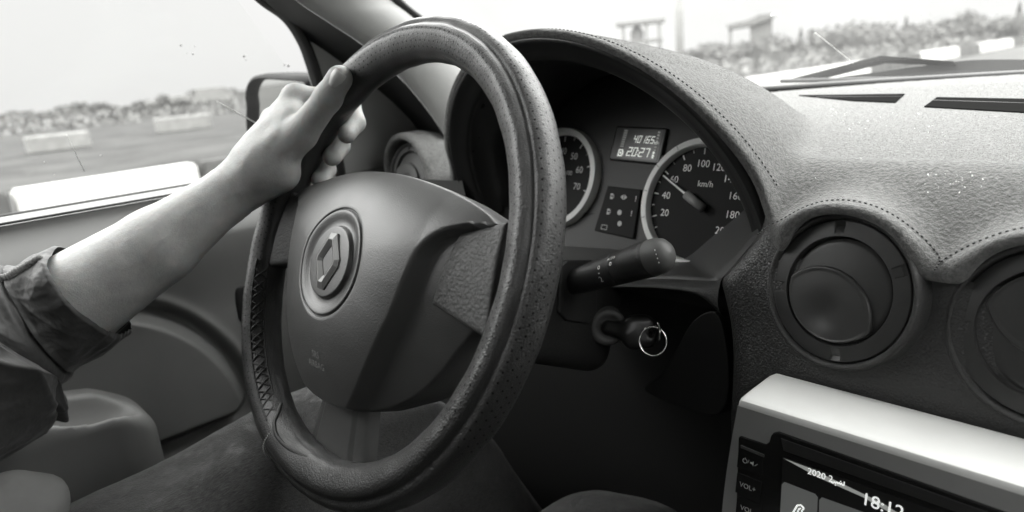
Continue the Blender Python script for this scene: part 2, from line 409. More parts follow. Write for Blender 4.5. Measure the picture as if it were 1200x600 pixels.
# raised lettering low on the pad
tx = ([], [])
for s_, vv, sz in (('SRS', -.082, .0068), ('AIRBAG', -.0895, .0068)):
    P, F = text(s_, sz, (0, 0, 0), V(1, 0, 0), V(0, 1, 0)); P = [(p[0]+.004, p[1]+vv, pad_h(p[0]+.004, p[1]+vv)+.0012) for p in P]; tx = join(tx, (P, F))
obj('airbag_lettering', tx, 'letter_grey', wheel, local=True, smooth=False)
# side spokes with their grained covers
for sx in (1, -1):
    def sp(a, b, sx=sx):
        a2, b2 = min(max((a-.06)/.88, 0), 1), min(max((b-.06)/.88, 0), 1)
        A, B, C_, D_ = V(.101, -.022), V(.112, .027), V(.150, .040), V(.158, -.033)
        p = (A*(1-b2)+B*b2)*(1-a2)+(D_*(1-b2)+C_*b2)*a2
        h = .0095+.0025*sin(pi*b2)-.003*a2
        e = min(a, 1-a, b, 1-b)
        if e < .06: h -= .014*((.06-e)/.06)**1.5 if e > 0 else .014
        else: h -= .0012*max(0, 1-(e-.06)/.05)**2
        return (sx*p[0], p[1], h)
    obj('spoke_cover', grid(sp, 50, 50, flip=sx < 0), 'pad_coarse', wheel, local=True)
    obj('spoke', prism([(sx*.08, -.03, -.006), (sx*.168, -.026, -.006), (sx*.168, .028, -.006), (sx*.08, .03, -.006)], (0, 0, 1), .014), 'dark_plastic', wheel, local=True, smooth=False, bevel=.003)
# lower spoke
def lsp(a, b):
    v = -.088-b*.083; w = .034+.016*b+.012*max(0, b-.75)*4*.25; u = (a*2-1)*w
    edge = abs(a*2-1)
    h = -.006-.006*b-.010*edge**8+.0022*(1 if edge < .52 else 1-sst((edge-.52)/.06))
    return (u, v, h)
obj('spoke', grid(lsp, 48, 30, flip=True), 'pad_plastic', wheel, local=True)
# column behind the wheel
def colsh(X, Y, Z):
    a = W(0, 0, -.02); b = WC-wn*.27
    # rounded shroud around the column, in the column's own axes
    px, py, pz = X-WC[0], Y-WC[1], Z-WC[2]
    u = px*wu[0]+py*wu[1]+pz*wu[2]; v = px*wv[0]+py*wv[1]+pz*wv[2]; n = px*wn[0]+py*wn[1]+pz*wn[2]
    return rbox(u, v, n, (0, -.012, -.165), (.046, .050, .115), .022)
v_, f_ = sdf_mesh(colsh, (-.56, .28, -.36), (-.37, .58, -.08), .004)
column = obj('steering_column', (v_, f_), 'dark_plastic'); tag(column, 'dark plastic steering column shroud hidden in shade behind the wheel', 'column')

# ================================================================== DASHBOARD
dash = empty('dashboard', (-.13, .6, -.3), 'dark grained plastic dashboard with round air vents and arched instrument hood', 'dashboard')
HX, HA, HZ, HH = -.465, .205, -.150, .186
def ylean(z): return .505-.387*(z+.125)
CX = -.13
def Dtop(X, Y):
    d = -.087+.10*(Y-.55)-.060*np.clip((.55-Y)/.072, 0, 1.25)**1.7
    return d-.03*np.clip((np.abs(X-CX)-.62)/.1, 0, 1)**2
VENTN = nrm((-.13, -cos(.244), sin(.244)))
VC1, VC3 = V(-.197, .478, -.171), V(-.773, .515, -.114)
VC2 = V(-.0745, .478, -.177)
def matS(X, Y, Z):
    sl_ = .060*1.7/.072*np.clip((.55-Y)/.072, 0, 1.25)**.7+.1; dz = (Z-Dtop(X, Y))/np.sqrt(1+sl_*sl_)
    yy = np.clip(Y-.44, 0, 1); s = np.clip(1-.7*yy-1.5*yy*yy-6*np.clip(Y-.58, 0, 1)**2, .05, None)
    sa = 1+.65*np.clip(Y-.45, 0, .09)-1.3*np.clip(Y-.58, 0, .3)
    q = np.sqrt(((X-HX)/(HA*sa))**2+(np.maximum(Z-HZ, 0)/(HH*s))**2); hood = (q-1)*HA*.85
    hood = np.maximum(hood, Y-.93)
    o = smin(dz, hood, .012)
    for c, R in ((VC1, .0635), (VC2, .0635), (VC3, .050)):
        up = c[2]-.25*np.clip(Y-.54, 0, 1)
        q = np.sqrt((X-c[0])**2+(np.maximum(Z-up, -.02))**2)-R
        o = smin(o, np.maximum(q, Y-.66), .014)
    return o
def yfront(X, Z):
    w = np.clip((X+.275)/.04, 0, 1); w = w*w*(3-2*w); wl = np.clip((-.655-X)/.03, 0, 1)
    return (.505-.387*(Z+.125))*(1-w)*(1-wl)+.477*w+.505*wl*(1-w)
def matF(X, Y, Z):
    o = matS(X, Y, Z); th = .009+.010*np.exp(-((X+.1355)/.016)**2)+.008*np.exp(-((X+.248)/.014)**2); sh = smax(o, -(o+th), .004)
    sh = smax(sh, (yfront(X, Z)-Y)*.92, .006)
    ws = .915-.20*((X-CX)/.66)**2
    sh = np.maximum(sh, Y-ws)
    zl = -.168+.012*np.clip((X+.19)/.03, 0, 1)+.017*np.exp(-((X+.248)/.02)**2)
    return smax(sh, zl-Z, .008)
mv, mf = sdf_mesh(matF, (-.865, .42, -.18), (.50, .95, .055), .0026)
dmat = empty('dash_mat', (-.13, .6, -.09), 'pale felt dashboard cover draped over hood and vents below the windscreen', 'dashboard cover')
obj('felt_cover', (mv, mf), 'felt', dmat)
# fibres of the pile, on the part of the cover near the lens
tri = mv[mf]; cen = tri.mean(1); nn = np.cross(tri[:, 1]-tri[:, 0], tri[:, 3]-tri[:, 0]); ar = np.linalg.norm(nn, axis=1)+1e-12; nn = nn/ar[:, None]
dist = np.linalg.norm(cen, axis=1); face = (nn*-cen).sum(1)/dist
wgt = ar*np.where((face > -.25) & (cen[:, 0] < .12) & (cen[:, 0] > -.70) & (cen[:, 1] < .86), np.clip(.62/dist, .4, 1.3)**2, 0)
wgt = np.where(matS(cen[:, 0], cen[:, 1], cen[:, 2]) > -.0075, wgt, 0)
NF = 130000
idx = rng.choice(len(mf), NF, p=wgt/wgt.sum())
a, b = rng.random(NF)[:, None], rng.random(NF)[:, None]
q = tri[idx]; base = (q[:, 0]*(1-a)+q[:, 1]*a)*(1-b)+(q[:, 3]*(1-a)+q[:, 2]*a)*b
nf_ = nn[idx]; rd = rng.normal(size=(NF, 3)); td = rd-nf_*(rd*nf_).sum(1)[:, None]; td /= np.linalg.norm(td, axis=1)[:, None]
comb = V(.3, -.6, .1); td = td+comb-nf_*(nf_@comb)[:, None]
dirn = nf_*.62+td*.8; dirn /= np.linalg.norm(dirn, axis=1)[:, None]
Lf = (.0016+.0026*rng.random(NF))[:, None]; sd = np.cross(dirn, nf_); sd /= np.linalg.norm(sd, axis=1)[:, None]+1e-9
w_ = .00022
fv = np.stack([base-sd*w_-nf_*.0002, base+sd*w_-nf_*.0002, base+dirn*Lf], 1).reshape(-1, 3)
ff = np.arange(NF*3).reshape(-1, 3)
tag(obj('felt_pile', (fv, ff), 'felt_fibre', dmat, smooth=False), kind='stuff')
# crumbs of glitter caught in the pile
def mat_hit(px, py):
    r = ray(px, py); t = np.linspace(.45, 1.5, 2400); v = matS(r[0]*t, r[1]*t, r[2]*t); k = int(np.argmax(v < 0)); return r*t[k]
cv = ([], [])
for cx, cy, sx, sy, n in ((1105, 218, 16, 8, 46), (1012, 143, 26, 6, 34), (1090, 160, 30, 10, 18), (975, 141, 14, 5, 20), (960, 175, 60, 30, 14), (985, 240, 20, 4, 4), (1140, 215, 14, 6, 8)):
    for _ in range(n):
        p = mat_hit(rng.normal(cx, sx), rng.normal(cy, sy))
        if not (.5 < p[1] < .85): continue
        s_ = .00022+.0005*rng.random()**2; e1, e2 = nrm(rng.normal(size=3)), nrm(rng.normal(size=3))
        c_ = p+V(0, 0, .0022)
        cv = join(cv, ([c_+e1*s_, c_+e2*s_, c_-e1*s_, c_-e2*s_+V(0, 0, s_)], [(0, 1, 2), (0, 2, 3), (0, 1, 3), (1, 2, 3)]))
tag(obj('glitter_crumbs', cv, 'crumb', dmat, smooth=False), kind='stuff')
# machine stitches a finger's width back from the cover's edge
st = ([], [])
def on_mat(p, d):
    for _ in range(25):
        e = 1e-4; g = V(*[(float(matS(*(p+dd)))-float(matS(*(p-dd))))/(2*e) for dd in np.eye(3)*e]); p = p-g*(float(matS(*p)))/max(np.dot(g, g), .2)
    return p
ph = np.linspace(rad(13), rad(168), 130)
edge = [V(HX+HA*cos(t), 0, HZ+HH*sin(t)) for t in ph]
edge = [on_mat(V(p[0], ylean(p[2])+.013, p[2]), 0) for p in edge]
pod = []
for c in (VC1, VC2):
    for t in np.linspace(rad(165), rad(12), 46): pod.append(on_mat(V(c[0]+.064*cos(t), .489, c[2]+.064*sin(t)), 0))
for P in (edge, pod[:46], pod[46:]):
    st = ([], [])
    for k in range(len(P)-1):
        d = P[k+1]-P[k]
        if np.linalg.norm(d) > .02: continue
        nS = max(1, int(np.linalg.norm(d)/.0036))
        for j in range(nS):
            a_ = P[k]+d*((j+.2)/nS); b_ = P[k]+d*((j+.65)/nS); st = join(st, tube([a_+V(0, -.0004, .0004), b_+V(0, -.0004, .0004)], .00055, 5))
    obj('edge_stitching', st, 'thread_dark', dmat)

# hood lining: lip and dark tunnel
def ring(da, dh, dy, t, flare=0):
    a_ = HA-da; h_ = HH-dh; x = HX+a_*cos(t); z = HZ+h_*sin(t); return V(x, ylean(z)+dy, z)
prof = [(.006, .006, .006), (.0085, .0085, .0015), (.0105, .0105, .000), (.0125, .013, .0008), (.0155, .0165, .004), (.022, .0225, .007), (.027, .0275, .009), (.0285, .029, .0105), (.0288, .0295, .013), (.0285, .0295, .0145), (.030, .031, .016), (.034, .036, .06), (.038, .046, .14)]
def lin(a, b):
    t = rad(-6)+a*rad(192); i = b*(len(prof)-1); k = min(int(round(i)), len(prof)-1); return ring(*prof[k], t)
obj('hood_lining', grid(lin, 140, len(prof)), 'lining_plastic', dash)

# instrument cluster
clu = empty('instrument_cluster', (-.46, .58, -.14), 'dark instrument cluster with round dials and lit trip display inside the hood', 'instrument cluster')
CP, CN = V(-.36, .585, -.12), nrm((0, -cos(.35), sin(.35))); CU = V(1, 0, 0); CVv = np.cross(CN, CU)
def cl(x, y, h=0): return CP+CU*x+CVv*y+CN*h
pts = [cl(-.105+.19*cos(t), -.075+.20*sin(t)) for t in np.linspace(0, pi, 60)]+[cl(-.295, -.12), cl(.085, -.12)]
obj('cluster_panel', prism(pts, CN, .02), 'cluster_face', clu, smooth=False)
def disc(c, r, h, seg=72):
    return [cl(c[0]+r*cos(2*pi*k/seg), c[1]+r*sin(2*pi*k/seg), h) for k in range(seg)], [tuple(range(seg))]
def gauge(name, c, R, label):
    g = obj(name, lathe([(R*.855, .003), (R*.865, .0045), (R*.875, .0095), (R*.89, .0105), (R*.985, .0095), (R, .006), (R*1.01, .0)], cl(*c), CN, 96, CVv), 'dial_ring', clu, sharp=40); g['label'] = label
    f = obj('dial_face', disc(c, R*.875, .0035), 'dial_black', None, smooth=False); f.parent = g; f.matrix_parent_inverse = g.matrix_basis.inverted(); f.matrix_parent_inverse = Matrix.Translation(-ROOTS[clu].translation) @ Matrix.Identity(4); f.matrix_parent_inverse = PINV(g)
    return g
def PINV(o):
    """inverse of a part's world matrix, so a sub-part can be given in car coordinates"""
    m = Matrix.Identity(4); return m
def under(o, part):
    o.parent = part; o.matrix_parent_inverse = Matrix.Identity(4); return o
SC, TC = (-.011, -.022), (-.201, -.006); SR, TR = .0645, .0585
spd = gauge('speedometer', SC, SR, 'silver ringed round speedometer with needle near sixty')
tac = gauge('rev_counter', TC, TR, 'silver ringed rev counter partly behind the wheel')
def polar(c, ang, r): return (c[0]+r*cos(rad(ang)), c[1]+r*sin(rad(ang)))
def tickset(c, R, specs):
    out = ([], [])
    for ang, r0, r1, w in specs:
        a_, b_ = polar(c, ang, R*r0), polar(c, ang, R*r1); dx, dy = -sin(rad(ang))*w/2, cos(rad(ang))*w/2
        out = join(out, ([cl(a_[0]-dx, a_[1]-dy, .0041), cl(b_[0]-dx, b_[1]-dy, .0041), cl(b_[0]+dx, b_[1]+dy, .0041), cl(a_[0]+dx, a_[1]+dy, .0041)], [(0, 1, 2, 3)]))
    return out
# speed v -> angle on the dial; 20 at the lower left, 100 near the top
sa = lambda v: 199-(v-20)*1.32
mk = tickset(SC, SR, [(sa(v), .75, .84, .0011) for v in range(20, 201, 20)]+[(sa(v), .79, .84, .0006) for v in range(10, 201, 10)])
for v in range(20, 201, 20): 
    p = polar(SC, sa(v), SR*.60); mk = join(mk, text(str(v), .0100, cl(p[0], p[1], .0041), CU, CVv))
mk = join(mk, text('km/h', .0085, cl(SC[0]+.004, SC[1]+.019, .0041), CU, CVv))
o = under(obj('dial_markings', mk, 'dial_white', smooth=False), spd)
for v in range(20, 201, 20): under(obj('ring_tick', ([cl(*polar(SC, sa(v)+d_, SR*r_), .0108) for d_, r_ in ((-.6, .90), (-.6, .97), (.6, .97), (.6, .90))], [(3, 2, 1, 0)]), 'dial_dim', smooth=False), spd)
n0, n1 = polar(SC, sa(57), SR*.74), polar(SC, sa(57), 0); dv = nrm((n0[0]-n1[0], n0[1]-n1[1], 0))
def needle(c, ang, R, hub=.011):
    d_ = V(cos(rad(ang)), sin(rad(ang))); s_ = V(-d_[1], d_[0]); P = []
    for h in (.0075, .0095):
        for r_, w in ((-.010, .0036), (.013, .0032), (.014, .0011), (R, .0006)): 
            for sg in (-1, 1): P.append(cl(c[0]+d_[0]*r_+s_[0]*w*sg, c[1]+d_[1]*r_+s_[1]*w*sg, h))
    F = [(8, 9, 11, 10), (10, 11, 13, 12), (12, 13, 15, 14)]+[(a_, a_+2, a_+10, a_+8) for a_ in (0, 2, 4)]+[(a_+1, a_+9, a_+11, a_+3) for a_ in (0, 2, 4)]+[(0, 8, 9, 1), (6, 7, 15, 14)]
    return P, F
nv, nf = needle(SC, sa(57), SR*.76)
o = under(obj('needle', (nv, [nf[1], nf[2]]+nf[4:6]+nf[7:9]+nf[9:]), 'dial_white', smooth=False), spd)
d_ = V(cos(rad(sa(57))), sin(rad(sa(57)))); 
under(obj('needle_hub', tube([cl(SC[0]-d_[0]*.010, SC[1]-d_[1]*.010, .0085), cl(SC[0]+d_[0]*.014, SC[1]+d_[1]*.014, .0085)], .0046, 16), 'needle_grey'), spd)
ta = lambda v: 235-v*3.6
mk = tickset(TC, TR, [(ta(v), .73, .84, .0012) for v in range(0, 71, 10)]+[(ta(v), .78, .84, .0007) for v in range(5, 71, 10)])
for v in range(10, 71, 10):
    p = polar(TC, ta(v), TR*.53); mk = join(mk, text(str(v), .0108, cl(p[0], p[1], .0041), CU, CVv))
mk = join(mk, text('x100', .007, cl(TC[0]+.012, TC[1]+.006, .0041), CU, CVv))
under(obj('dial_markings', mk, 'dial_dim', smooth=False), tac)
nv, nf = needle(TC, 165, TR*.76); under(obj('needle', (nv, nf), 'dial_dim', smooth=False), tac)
# trip display
def clp(px, py, h=0): return at(px, py, pl=(CP+CN*h, CN))
def quad(pts): return [*pts], [(0, 1, 2, 3)]
Q = [(722, 147), (782, 150), (773, 193), (713, 187)]
Qc = [clp(*p, .004) for p in Q]
fr = obj('trip_display', prism(Qc, CN, .01), 'lcd_dark', clu, smooth=False, bevel=.002); fr['label'] = 'small rectangular lit trip display'
B0, B1, B2, B3 = [clp(*p, .0045) for p in ((731, 151), (777, 153), (769, 188), (722, 184))]   # TL TR BR BL of the glass
def lc(a, b, h=0): return (B0*(1-a)+B1*a)*(1-b)+(B3*(1-a)+B2*a)*b+CN*h
under(obj('display_glass', ([lc(0, 0), lc(0, 1), lc(1, 1), lc(1, 0)], [(0, 1, 2, 3)]), 'lcd_glass', smooth=False), fr)
SEG = {'0': 'abcdef', '1': 'bc', '2': 'abged', '4': 'fgbc', '5': 'afgcd', '6': 'afgedc', '7': 'abc'}
def digit(ch, a0, b0, w, h, t=.2):
    out = ([], []); tx_, ty_ = w*t, h*t*.55
    R = {'a': (0, 0, w, ty_), 'g': (0, h/2-ty_/2, w, h/2+ty_/2), 'd': (0, h-ty_, w, h), 'f': (0, 0, tx_, h/2), 'e': (0, h/2, tx_, h), 'b': (w-tx_, 0, w, h/2), 'c': (w-tx_, h/2, w, h)}
    for s_ in SEG[ch]:
        x0, y0, x1, y1 = R[s_]; sk = .10*h
        f_ = lambda x, y: lc(a0+x+(h-y)*.12, b0+y, .0006+.00002*'abcdefg'.index(s_))
        out = join(out, ([f_(x0, y0), f_(x0, y1), f_(x1, y1), f_(x1, y0)], [(0, 1, 2, 3)]))
    return out
lcd = ([], [])
for k, ch in enumerate('40165'): lcd = join(lcd, digit(ch, .33+k*.107, .21, .078, .25))
lcd = join(lcd, text('km', .0048, lc(.92, .42, .0006), CU, CVv))
for k, ch in enumerate('2027'): lcd = join(lcd, digit(ch, .24+k*.135+(.03 if k > 1 else 0), .62, .105, .31))
for b_ in (.70, .83): lcd = join(lcd, ([lc(.515, b_, .0006), lc(.515, b_+.05, .0006), lc(.535, b_+.05, .0006), lc(.535, b_, .0006)], [(0, 1, 2, 3)]))
under(obj('display_digits', lcd, 'lcd_lit', smooth=False), fr)
bars = ([], [])
for k in range(8):
    b_ = .04+k*.078; bars = join(bars, ([lc(.04, b_, .0006), lc(.04, b_+.05, .0006), lc(.13, b_+.05, .0006), lc(.13, b_, .0006)], [(0, 1, 2, 3)]))
under(obj('display_scale', bars, 'lcd_bar', smooth=False), fr); bars = ([], [])
for k in range(9):
    b_ = .04+k*.1; bars = join(bars, ([lc(.90-.0*k, b_, .0007), lc(.90, b_+.06, .0007), lc(.95, b_+.06, .0007), lc(.95, b_, .0007)], [(0, 1, 2, 3)]))
under(obj('display_scale', bars, 'lcd_bar', smooth=False), fr)
ic = ([], [])
for (x0, y0, x1, y1) in ((.03, .72, .15, .76), (.03, .92, .15, .96), (.03, .76, .055, .92), (.125, .76, .15, .92), (.07, .80, .11, .88), (.155, .78, .17, .92)): ic = join(ic, ([lc(x0, y0, .0008), lc(x0, y1, .0008), lc(x1, y1, .0008), lc(x1, y0, .0008)], [(0, 1, 2, 3)]))
under(obj('fuel_symbol', ic, 'lcd_lit', smooth=False), fr); ic = ([], [])
for (x0, y0, x1, y1) in ((.885, .72, .93, .80), (.885, .82, .93, .95)): ic = join(ic, ([lc(x0, y0, .0008), lc(x0, y1, .0008), lc(x1, y1, .0008), lc(x1, y0, .0008)], [(0, 1, 2, 3)]))
under(obj('level_bar', ic, 'lcd_lit', smooth=False), fr)
# warning lamp window
wl = obj('warning_lamp_panel', prism([clp(*p, .003) for p in ((712, 218), (751, 222), (742, 280), (696, 270))], CN, .008), 'dial_black', clu, smooth=False, bevel=.001)
wi = ([], [])
def wsym(px, py, kind):
    p = clp(px, py, .0036); s_ = .0032
    if kind == 'arrows':
        return join(*[([p+CU*(sg*.0005), p+CU*sg*.0045+CVv*0, p+CU*sg*.0005+CVv*.003, p+CU*sg*.0005-CVv*.003], [(1, 2, 0), (1, 0, 3), (2, 1, 0)]) for sg in (-1, 1)])
    if kind == 'dot': return [p+CU*s_*.9*cos(2*pi*k/16)+CVv*s_*.9*sin(2*pi*k/16) for k in range(16)], [tuple(range(16))]
    if kind == 'pump': return join(*[([p+CU*a_+CVv*b_, p+CU*c_+CVv*b_, p+CU*c_+CVv*d2, p+CU*a_+CVv*d2], [(0, 1, 2, 3)]) for a_, b_, c_, d2 in ((-.002, -.003, .0015, -.0005), (-.002, .001, .0015, .003), (-.002, -.0005, -.0012, .001), (.0022, -.002, .0028, .002))])
    if kind == 'box': return join(*[([p+CU*a_+CVv*b_, p+CU*c_+CVv*b_, p+CU*c_+CVv*d2, p+CU*a_+CVv*d2], [(0, 1, 2, 3)]) for a_, b_, c_, d2 in ((-.004, -.0028, .004, -.0022), (-.004, .0018, .004, .0024), (-.004, -.0022, -.0034, .0018), (.0034, -.0022, .004, .0018))])
    return join(*[([p+CU*a_+CVv*b_, p+CU*c_+CVv*b_, p+CU*c_+CVv*d2, p+CU*a_+CVv*d2], [(0, 1, 2, 3)]) for a_, b_, c_, d2 in ((-.0005, -.001, .0005, .003), (-.0005, -.0028, .0005, -.0018))])
for px, py, k in ((717, 230, 'pump'), (731, 231, 'arrows'), (745, 233, 'bang'), (713, 248, 'pump'), (726, 249, 'dot'), (740, 250, 'bang'), (708, 266, 'box'), (726, 262, 'dot')): wi = join(wi, wsym(px, py, k))
under(obj('warning_symbols', wi, 'dial_dim', smooth=False), wl)

# slanted surround below the dials
fr_c = [at(*p, y=.512) for p in ((560, 300), (640, 322), (720, 322), (800, 322), (836, 325), (846, 318), (864, 298), (889, 268))]
bk_c = [clp(*p, .002) for p in ((560, 268), (640, 284), (720, 290), (765, 299), (795, 300), (808, 295), (832, 275), (858, 254), (886, 230))]
A_, B_ = spl(fr_c, 90), spl(bk_c, 90)
def sur(a, b):
    i = int(round(a*89)); P = A_[i]*(1-b)+B_[i]*b; rl = max(0, (.10-b)/.10); return P+V(0, -.004*0, .004*(1-rl**2)-.006)
def sur2(a, b):
    i = int(round(a*89)); return A_[i]+V(0, .03*b, -.002-.03*b)
obj('cluster_surround', join(grid(sur, 90, 24)), 'smooth_grey', dash)
obj('cluster_surround', grid(lambda a, b: A_[int(round(a*89))]+V(0, .002+.012*b, -.006-.016*b), 90, 4, flip=True), 'black_plastic', dash)

# grained face around the vents
PDP, PDN = V(-.19, .485, -.17), nrm((0, -cos(.244), sin(.244)))
Lb = spl([at(*p, pl=(PDP, PDN)) for p in ((893, 245), (889, 262), (884, 274), (868, 296), (852, 314), (842, 330), (846, 352), (852, 385), (854, 420), (853, 455), (851, 490), (853, 540), (855, 620))], 120)
PDV = nrm(np.cross(PDN, V(1, 0, 0)))
def face(a, b):
    p = Lb[int(round(b*119))]; v = np.dot(p-PDP, PDV); x0 = p[0]; x1 = .45
    rl = .016
    s_ = a**1.6*(x1-x0+.04)-.04
    x = x0+max(s_, 0)+ (0 if s_ > 0 else 0); back = 0
    if s_ < rl: t = (rl-s_)/rl; back = .006*t*t if s_ > 0 else .006+(-s_)*1.4; x = x0+max(s_, 0)
    v = min(v, .055-.039*sst((x-x0-.004)/.02))
    return PDP+V(1, 0, 0)*(x-PDP[0])+PDV*v-PDN*back
obj('dash_face', grid(face, 130, 120), 'dash_plastic', dash)
la = spl([at(*p, y=.511) for p in ((690, 328), (740, 327), (790, 327), (836, 329), (846, 324))], 60); lb_ = spl([at(*p, y=.503) for p in ((690, 340), (745, 338), (790, 341), (820, 349), (845, 372))], 60)
obj('dash_brow', grid(lambda a, b: la[int(round(a*59))]*(1-b)+lb_[int(round(a*59))]*b+V(0, -.006*sin(pi*min(1, b*1.2)*.8)+.03*max(0, b-.8), 0), 60, 14), 'dash_plastic', dash)
# lower recess round the ignition
def rec(a, b):
    x = -.70+a*.62; z = -.16-b*.45; y = .545+.03*sin(pi*a)-.05*b
    return V(x, y, z)
obj('knee_panel', grid(rec, 30, 20), 'black_plastic', dash)
fl = spl([at(*p, y=.50) for p in ((755, 457), (776, 438), (793, 408), (812, 376), (838, 366), (850, 400), (854, 445), (848, 478), (830, 487), (795, 476))], 60, True)
obj('knee_flange', prism(fl, (0, -1, .3), .02), 'black_plastic', dash, smooth=False, bevel=.004)
# left end of the dash, beside the door
def lend(a, b):
    z = -.12-b*.2; return V(-.86+a*.21, .505+.03*b-.01*sin(pi*a), z)
obj('dash_end', grid(lend, 24, 20), 'smooth_grey', dash)

# air vents
def vent(c, n, R, turn, label, mats=('dash_plastic', 'vent_plastic')):
    vt = obj('air_vent', lathe([(R*1.11, -.018), (R*1.105, -.004), (R*1.085, .0012), (R*1.06, .0026), (R*1.03, .0024), (R*1.005, .0006), (R*.99, -.004)], c, n, 120), mats[0], dash); vt['label'] = label
    u, v, n = frame(n)
    # ring with four notches
    def rg(a, t):
        pr = [(.985, -.004), (.98, -.0006), (.968, .0000), (.90, .0005), (.80, .0011), (.762, .0012), (.752, .0002), (.745, -.010)]
        k = min(int(round(t*7)), 7); r, h = pr[k]
        for na in (97, 28, 187, 278):
            d = abs((a*360-na-turn*0+180) % 360-180)
            if d < 5.2 and k in (3,): h -= .0022*(1-sst((d-3.6)/1.6))
        return c+R*r*(cos(2*pi*a)*u+sin(2*pi*a)*v)+n*h
    under(obj('vent_ring', grid(rg, 360, 8, cu=True), mats[1], sharp=35), vt)
    Ri = R*.745
    def bowl(a, t): r = Ri*1.01*t; return c+r*(cos(2*pi*a)*u+sin(2*pi*a)*v)-n*(.012)
    under(obj('vent_throat', grid(bowl, 48, 6, cu=True), 'black_plastic'), vt)
    tr = rad(turn); du, dv_ = cos(tr), sin(tr)
    # large back flap, domed
    def f1(a, t):
        r = Ri*.975*t; x, y = r*cos(2*pi*a), r*sin(2*pi*a); return c+x*u+y*v+n*(-.0022+.0022*(1-t*t)-(.0014*((t-.93)/.07)**2 if t > .93 else 0))
    under(obj('vent_flap', grid(f1, 96, 24, cu=True), mats[1]), vt)
    # smaller round flap lying over its edge, with a finger dimple
    oc = (du*Ri*.60, dv_*Ri*.60); Rb = Ri*.98
    def f2(a, t):
        ang = 2*pi*a; dx_, dy_ = cos(ang), sin(ang); Rm = Ri*.965
        bq = oc[0]*dx_+oc[1]*dy_; cq = oc[0]**2+oc[1]**2-Rm**2; mx = -bq+math.sqrt(max(bq*bq-cq, 0)); lim = min(Rb, mx)
        if t <= 1: r = lim*t; h = .0014+.0012*(1-(r/Rb)**2)
        x, y = oc[0]+r*dx_, oc[1]+r*dy_
        dd = math.hypot(x-oc[0]*.92, y-oc[1]*.92); h -= .0026*math.exp(-(dd/(Ri*.33))**2)
        if t > .90: h += .0005*sst((t-.90)/.05)
        if t > .955: h -= .0018*((t-.955)/.045)**2
        if t > .999: h -= .006
        return c+x*u+y*v+n*h
    ts = [0]+list(np.linspace(.04, .95, 24))+[.965, .98, .99, 1.0]
    P = [f2(i/120, t) for i in range(120) for t in ts]; k = len(ts)
    F = [(i*k+j, ((i+1) % 120)*k+j, ((i+1) % 120)*k+j+1, i*k+j+1) for i in range(120) for j in range(k-1)]
    under(obj('vent_flap', (P, F), mats[1]), vt)
    return vt
vent(VC1, VENTN, .0515, 246, 'round air vent with its lower flap pushed in, nearer the wheel')
vent(VC2, VENTN, .0515, 88, 'round air vent at the picture edge with dimpled upper flap')
vent(VC3, nrm((.12, -1, .3)), .034, 250, 'small round air vent beside the door behind the wheel', ('smooth_grey', 'smooth_grey'))

# defroster slots on the dash top
for q in (((936, 112.5), (1060, 111), (1049, 121), (1000, 119)), ((1098, 115), (1290, 119), (1290, 138), (1083, 126))):
    P = []
    for p in q:
        P.append(mat_hit(*p)+V(0, 0, .0012))
    s_ = obj('defroster_slot', prism(P, (0, 0, 1), .003), 'slot_dark', dash, smooth=False)
    P = np.array(P); sl = ([], [])
    for k in range(1, 2):
        f_ = .35; a_, b_ = P[0]*(1-f_)+P[3]*f_, P[1]*(1-f_)+P[2]*f_; sl = join(sl, tube([a_-V(0, 0, .0002), b_-V(0, 0, .0002)], .0006, 6))
    under(obj('slot_bar', sl, 'dark_plastic'), s_)

# centre fascia
YF0, ZF0 = .410, -.2405
FN = nrm((0, -cos(.2), sin(.2))); FV = nrm(np.cross(FN, V(1, 0, 0))); FO = V(-.234, YF0, ZF0)
fx0 = -.2355
def fas(a, b):
    prof = [(.470, -.2360), (.456, -.2375), (.4535, -.2372), (.430, -.2378), (.416, -.2385), (.4115, -.2392), (.4095, -.2412), (.4085, -.2440), (.4085-.2*.17, -.2440-.17)]
    k = min(int(round(b*(len(prof)-1))), len(prof)-1); y, z = prof[k]
    x = fx0+a*.45
    return V(x, y, z)
prof_t = [(.470, -.2360), (.456, -.2375), (.4535, -.2372), (.430, -.2378), (.416, -.2385)]
def ext(prof, x0, x1, nx=8, rnd=.004):
    xs = [x0, x0+.0004, x0+.0015, x0+rnd]+list(np.linspace(x0+.01, x1, nx)); dz = [rnd*.8, rnd*.4, rnd*.12, 0]+[0]*nx
    P = [V(x, y+d*.4, z-d) for x, d in zip(xs, dz) for y, z in prof]; k = len(prof)
    return P, [(i*k+j, i*k+j+1, (i+1)*k+j+1, (i+1)*k+j) for i in range(len(xs)-1) for j in range(k-1)]
prof = [(.462, -.2388), (.457, -.2380), (.4535, -.2374), (.430, -.2378), (.4165, -.2385), (.4125, -.2390), (.4102, -.2402), (.4092, -.2420), (.4088, -.2445)]
obj('fascia_trim', ext(prof, fx0, .22, rnd=.003), 'fascia_silver', dash, sharp=28)
prof = [(.4088, -.2445), (.4088-.2*.05, -.2945), (.4088-.2*.18, -.4245)]
def lface(a, b):
    y, z = .4088-.2*.18*b, -.2445-.18*b; x0 = fx0-.004*sin(pi*min(1, b*1.2)); xs = x0+a*.45; return V(xs, y, z)
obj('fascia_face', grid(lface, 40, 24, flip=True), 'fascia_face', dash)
obj('fascia_side', grid(lambda a, b: V(fx0-.004*sin(pi*min(1, b*1.2))+.002*a, .4088-.036*b+.065*a, -.2445-.18*b+.004*a*(1-b)), 8, 24), 'fascia_silver', dash)
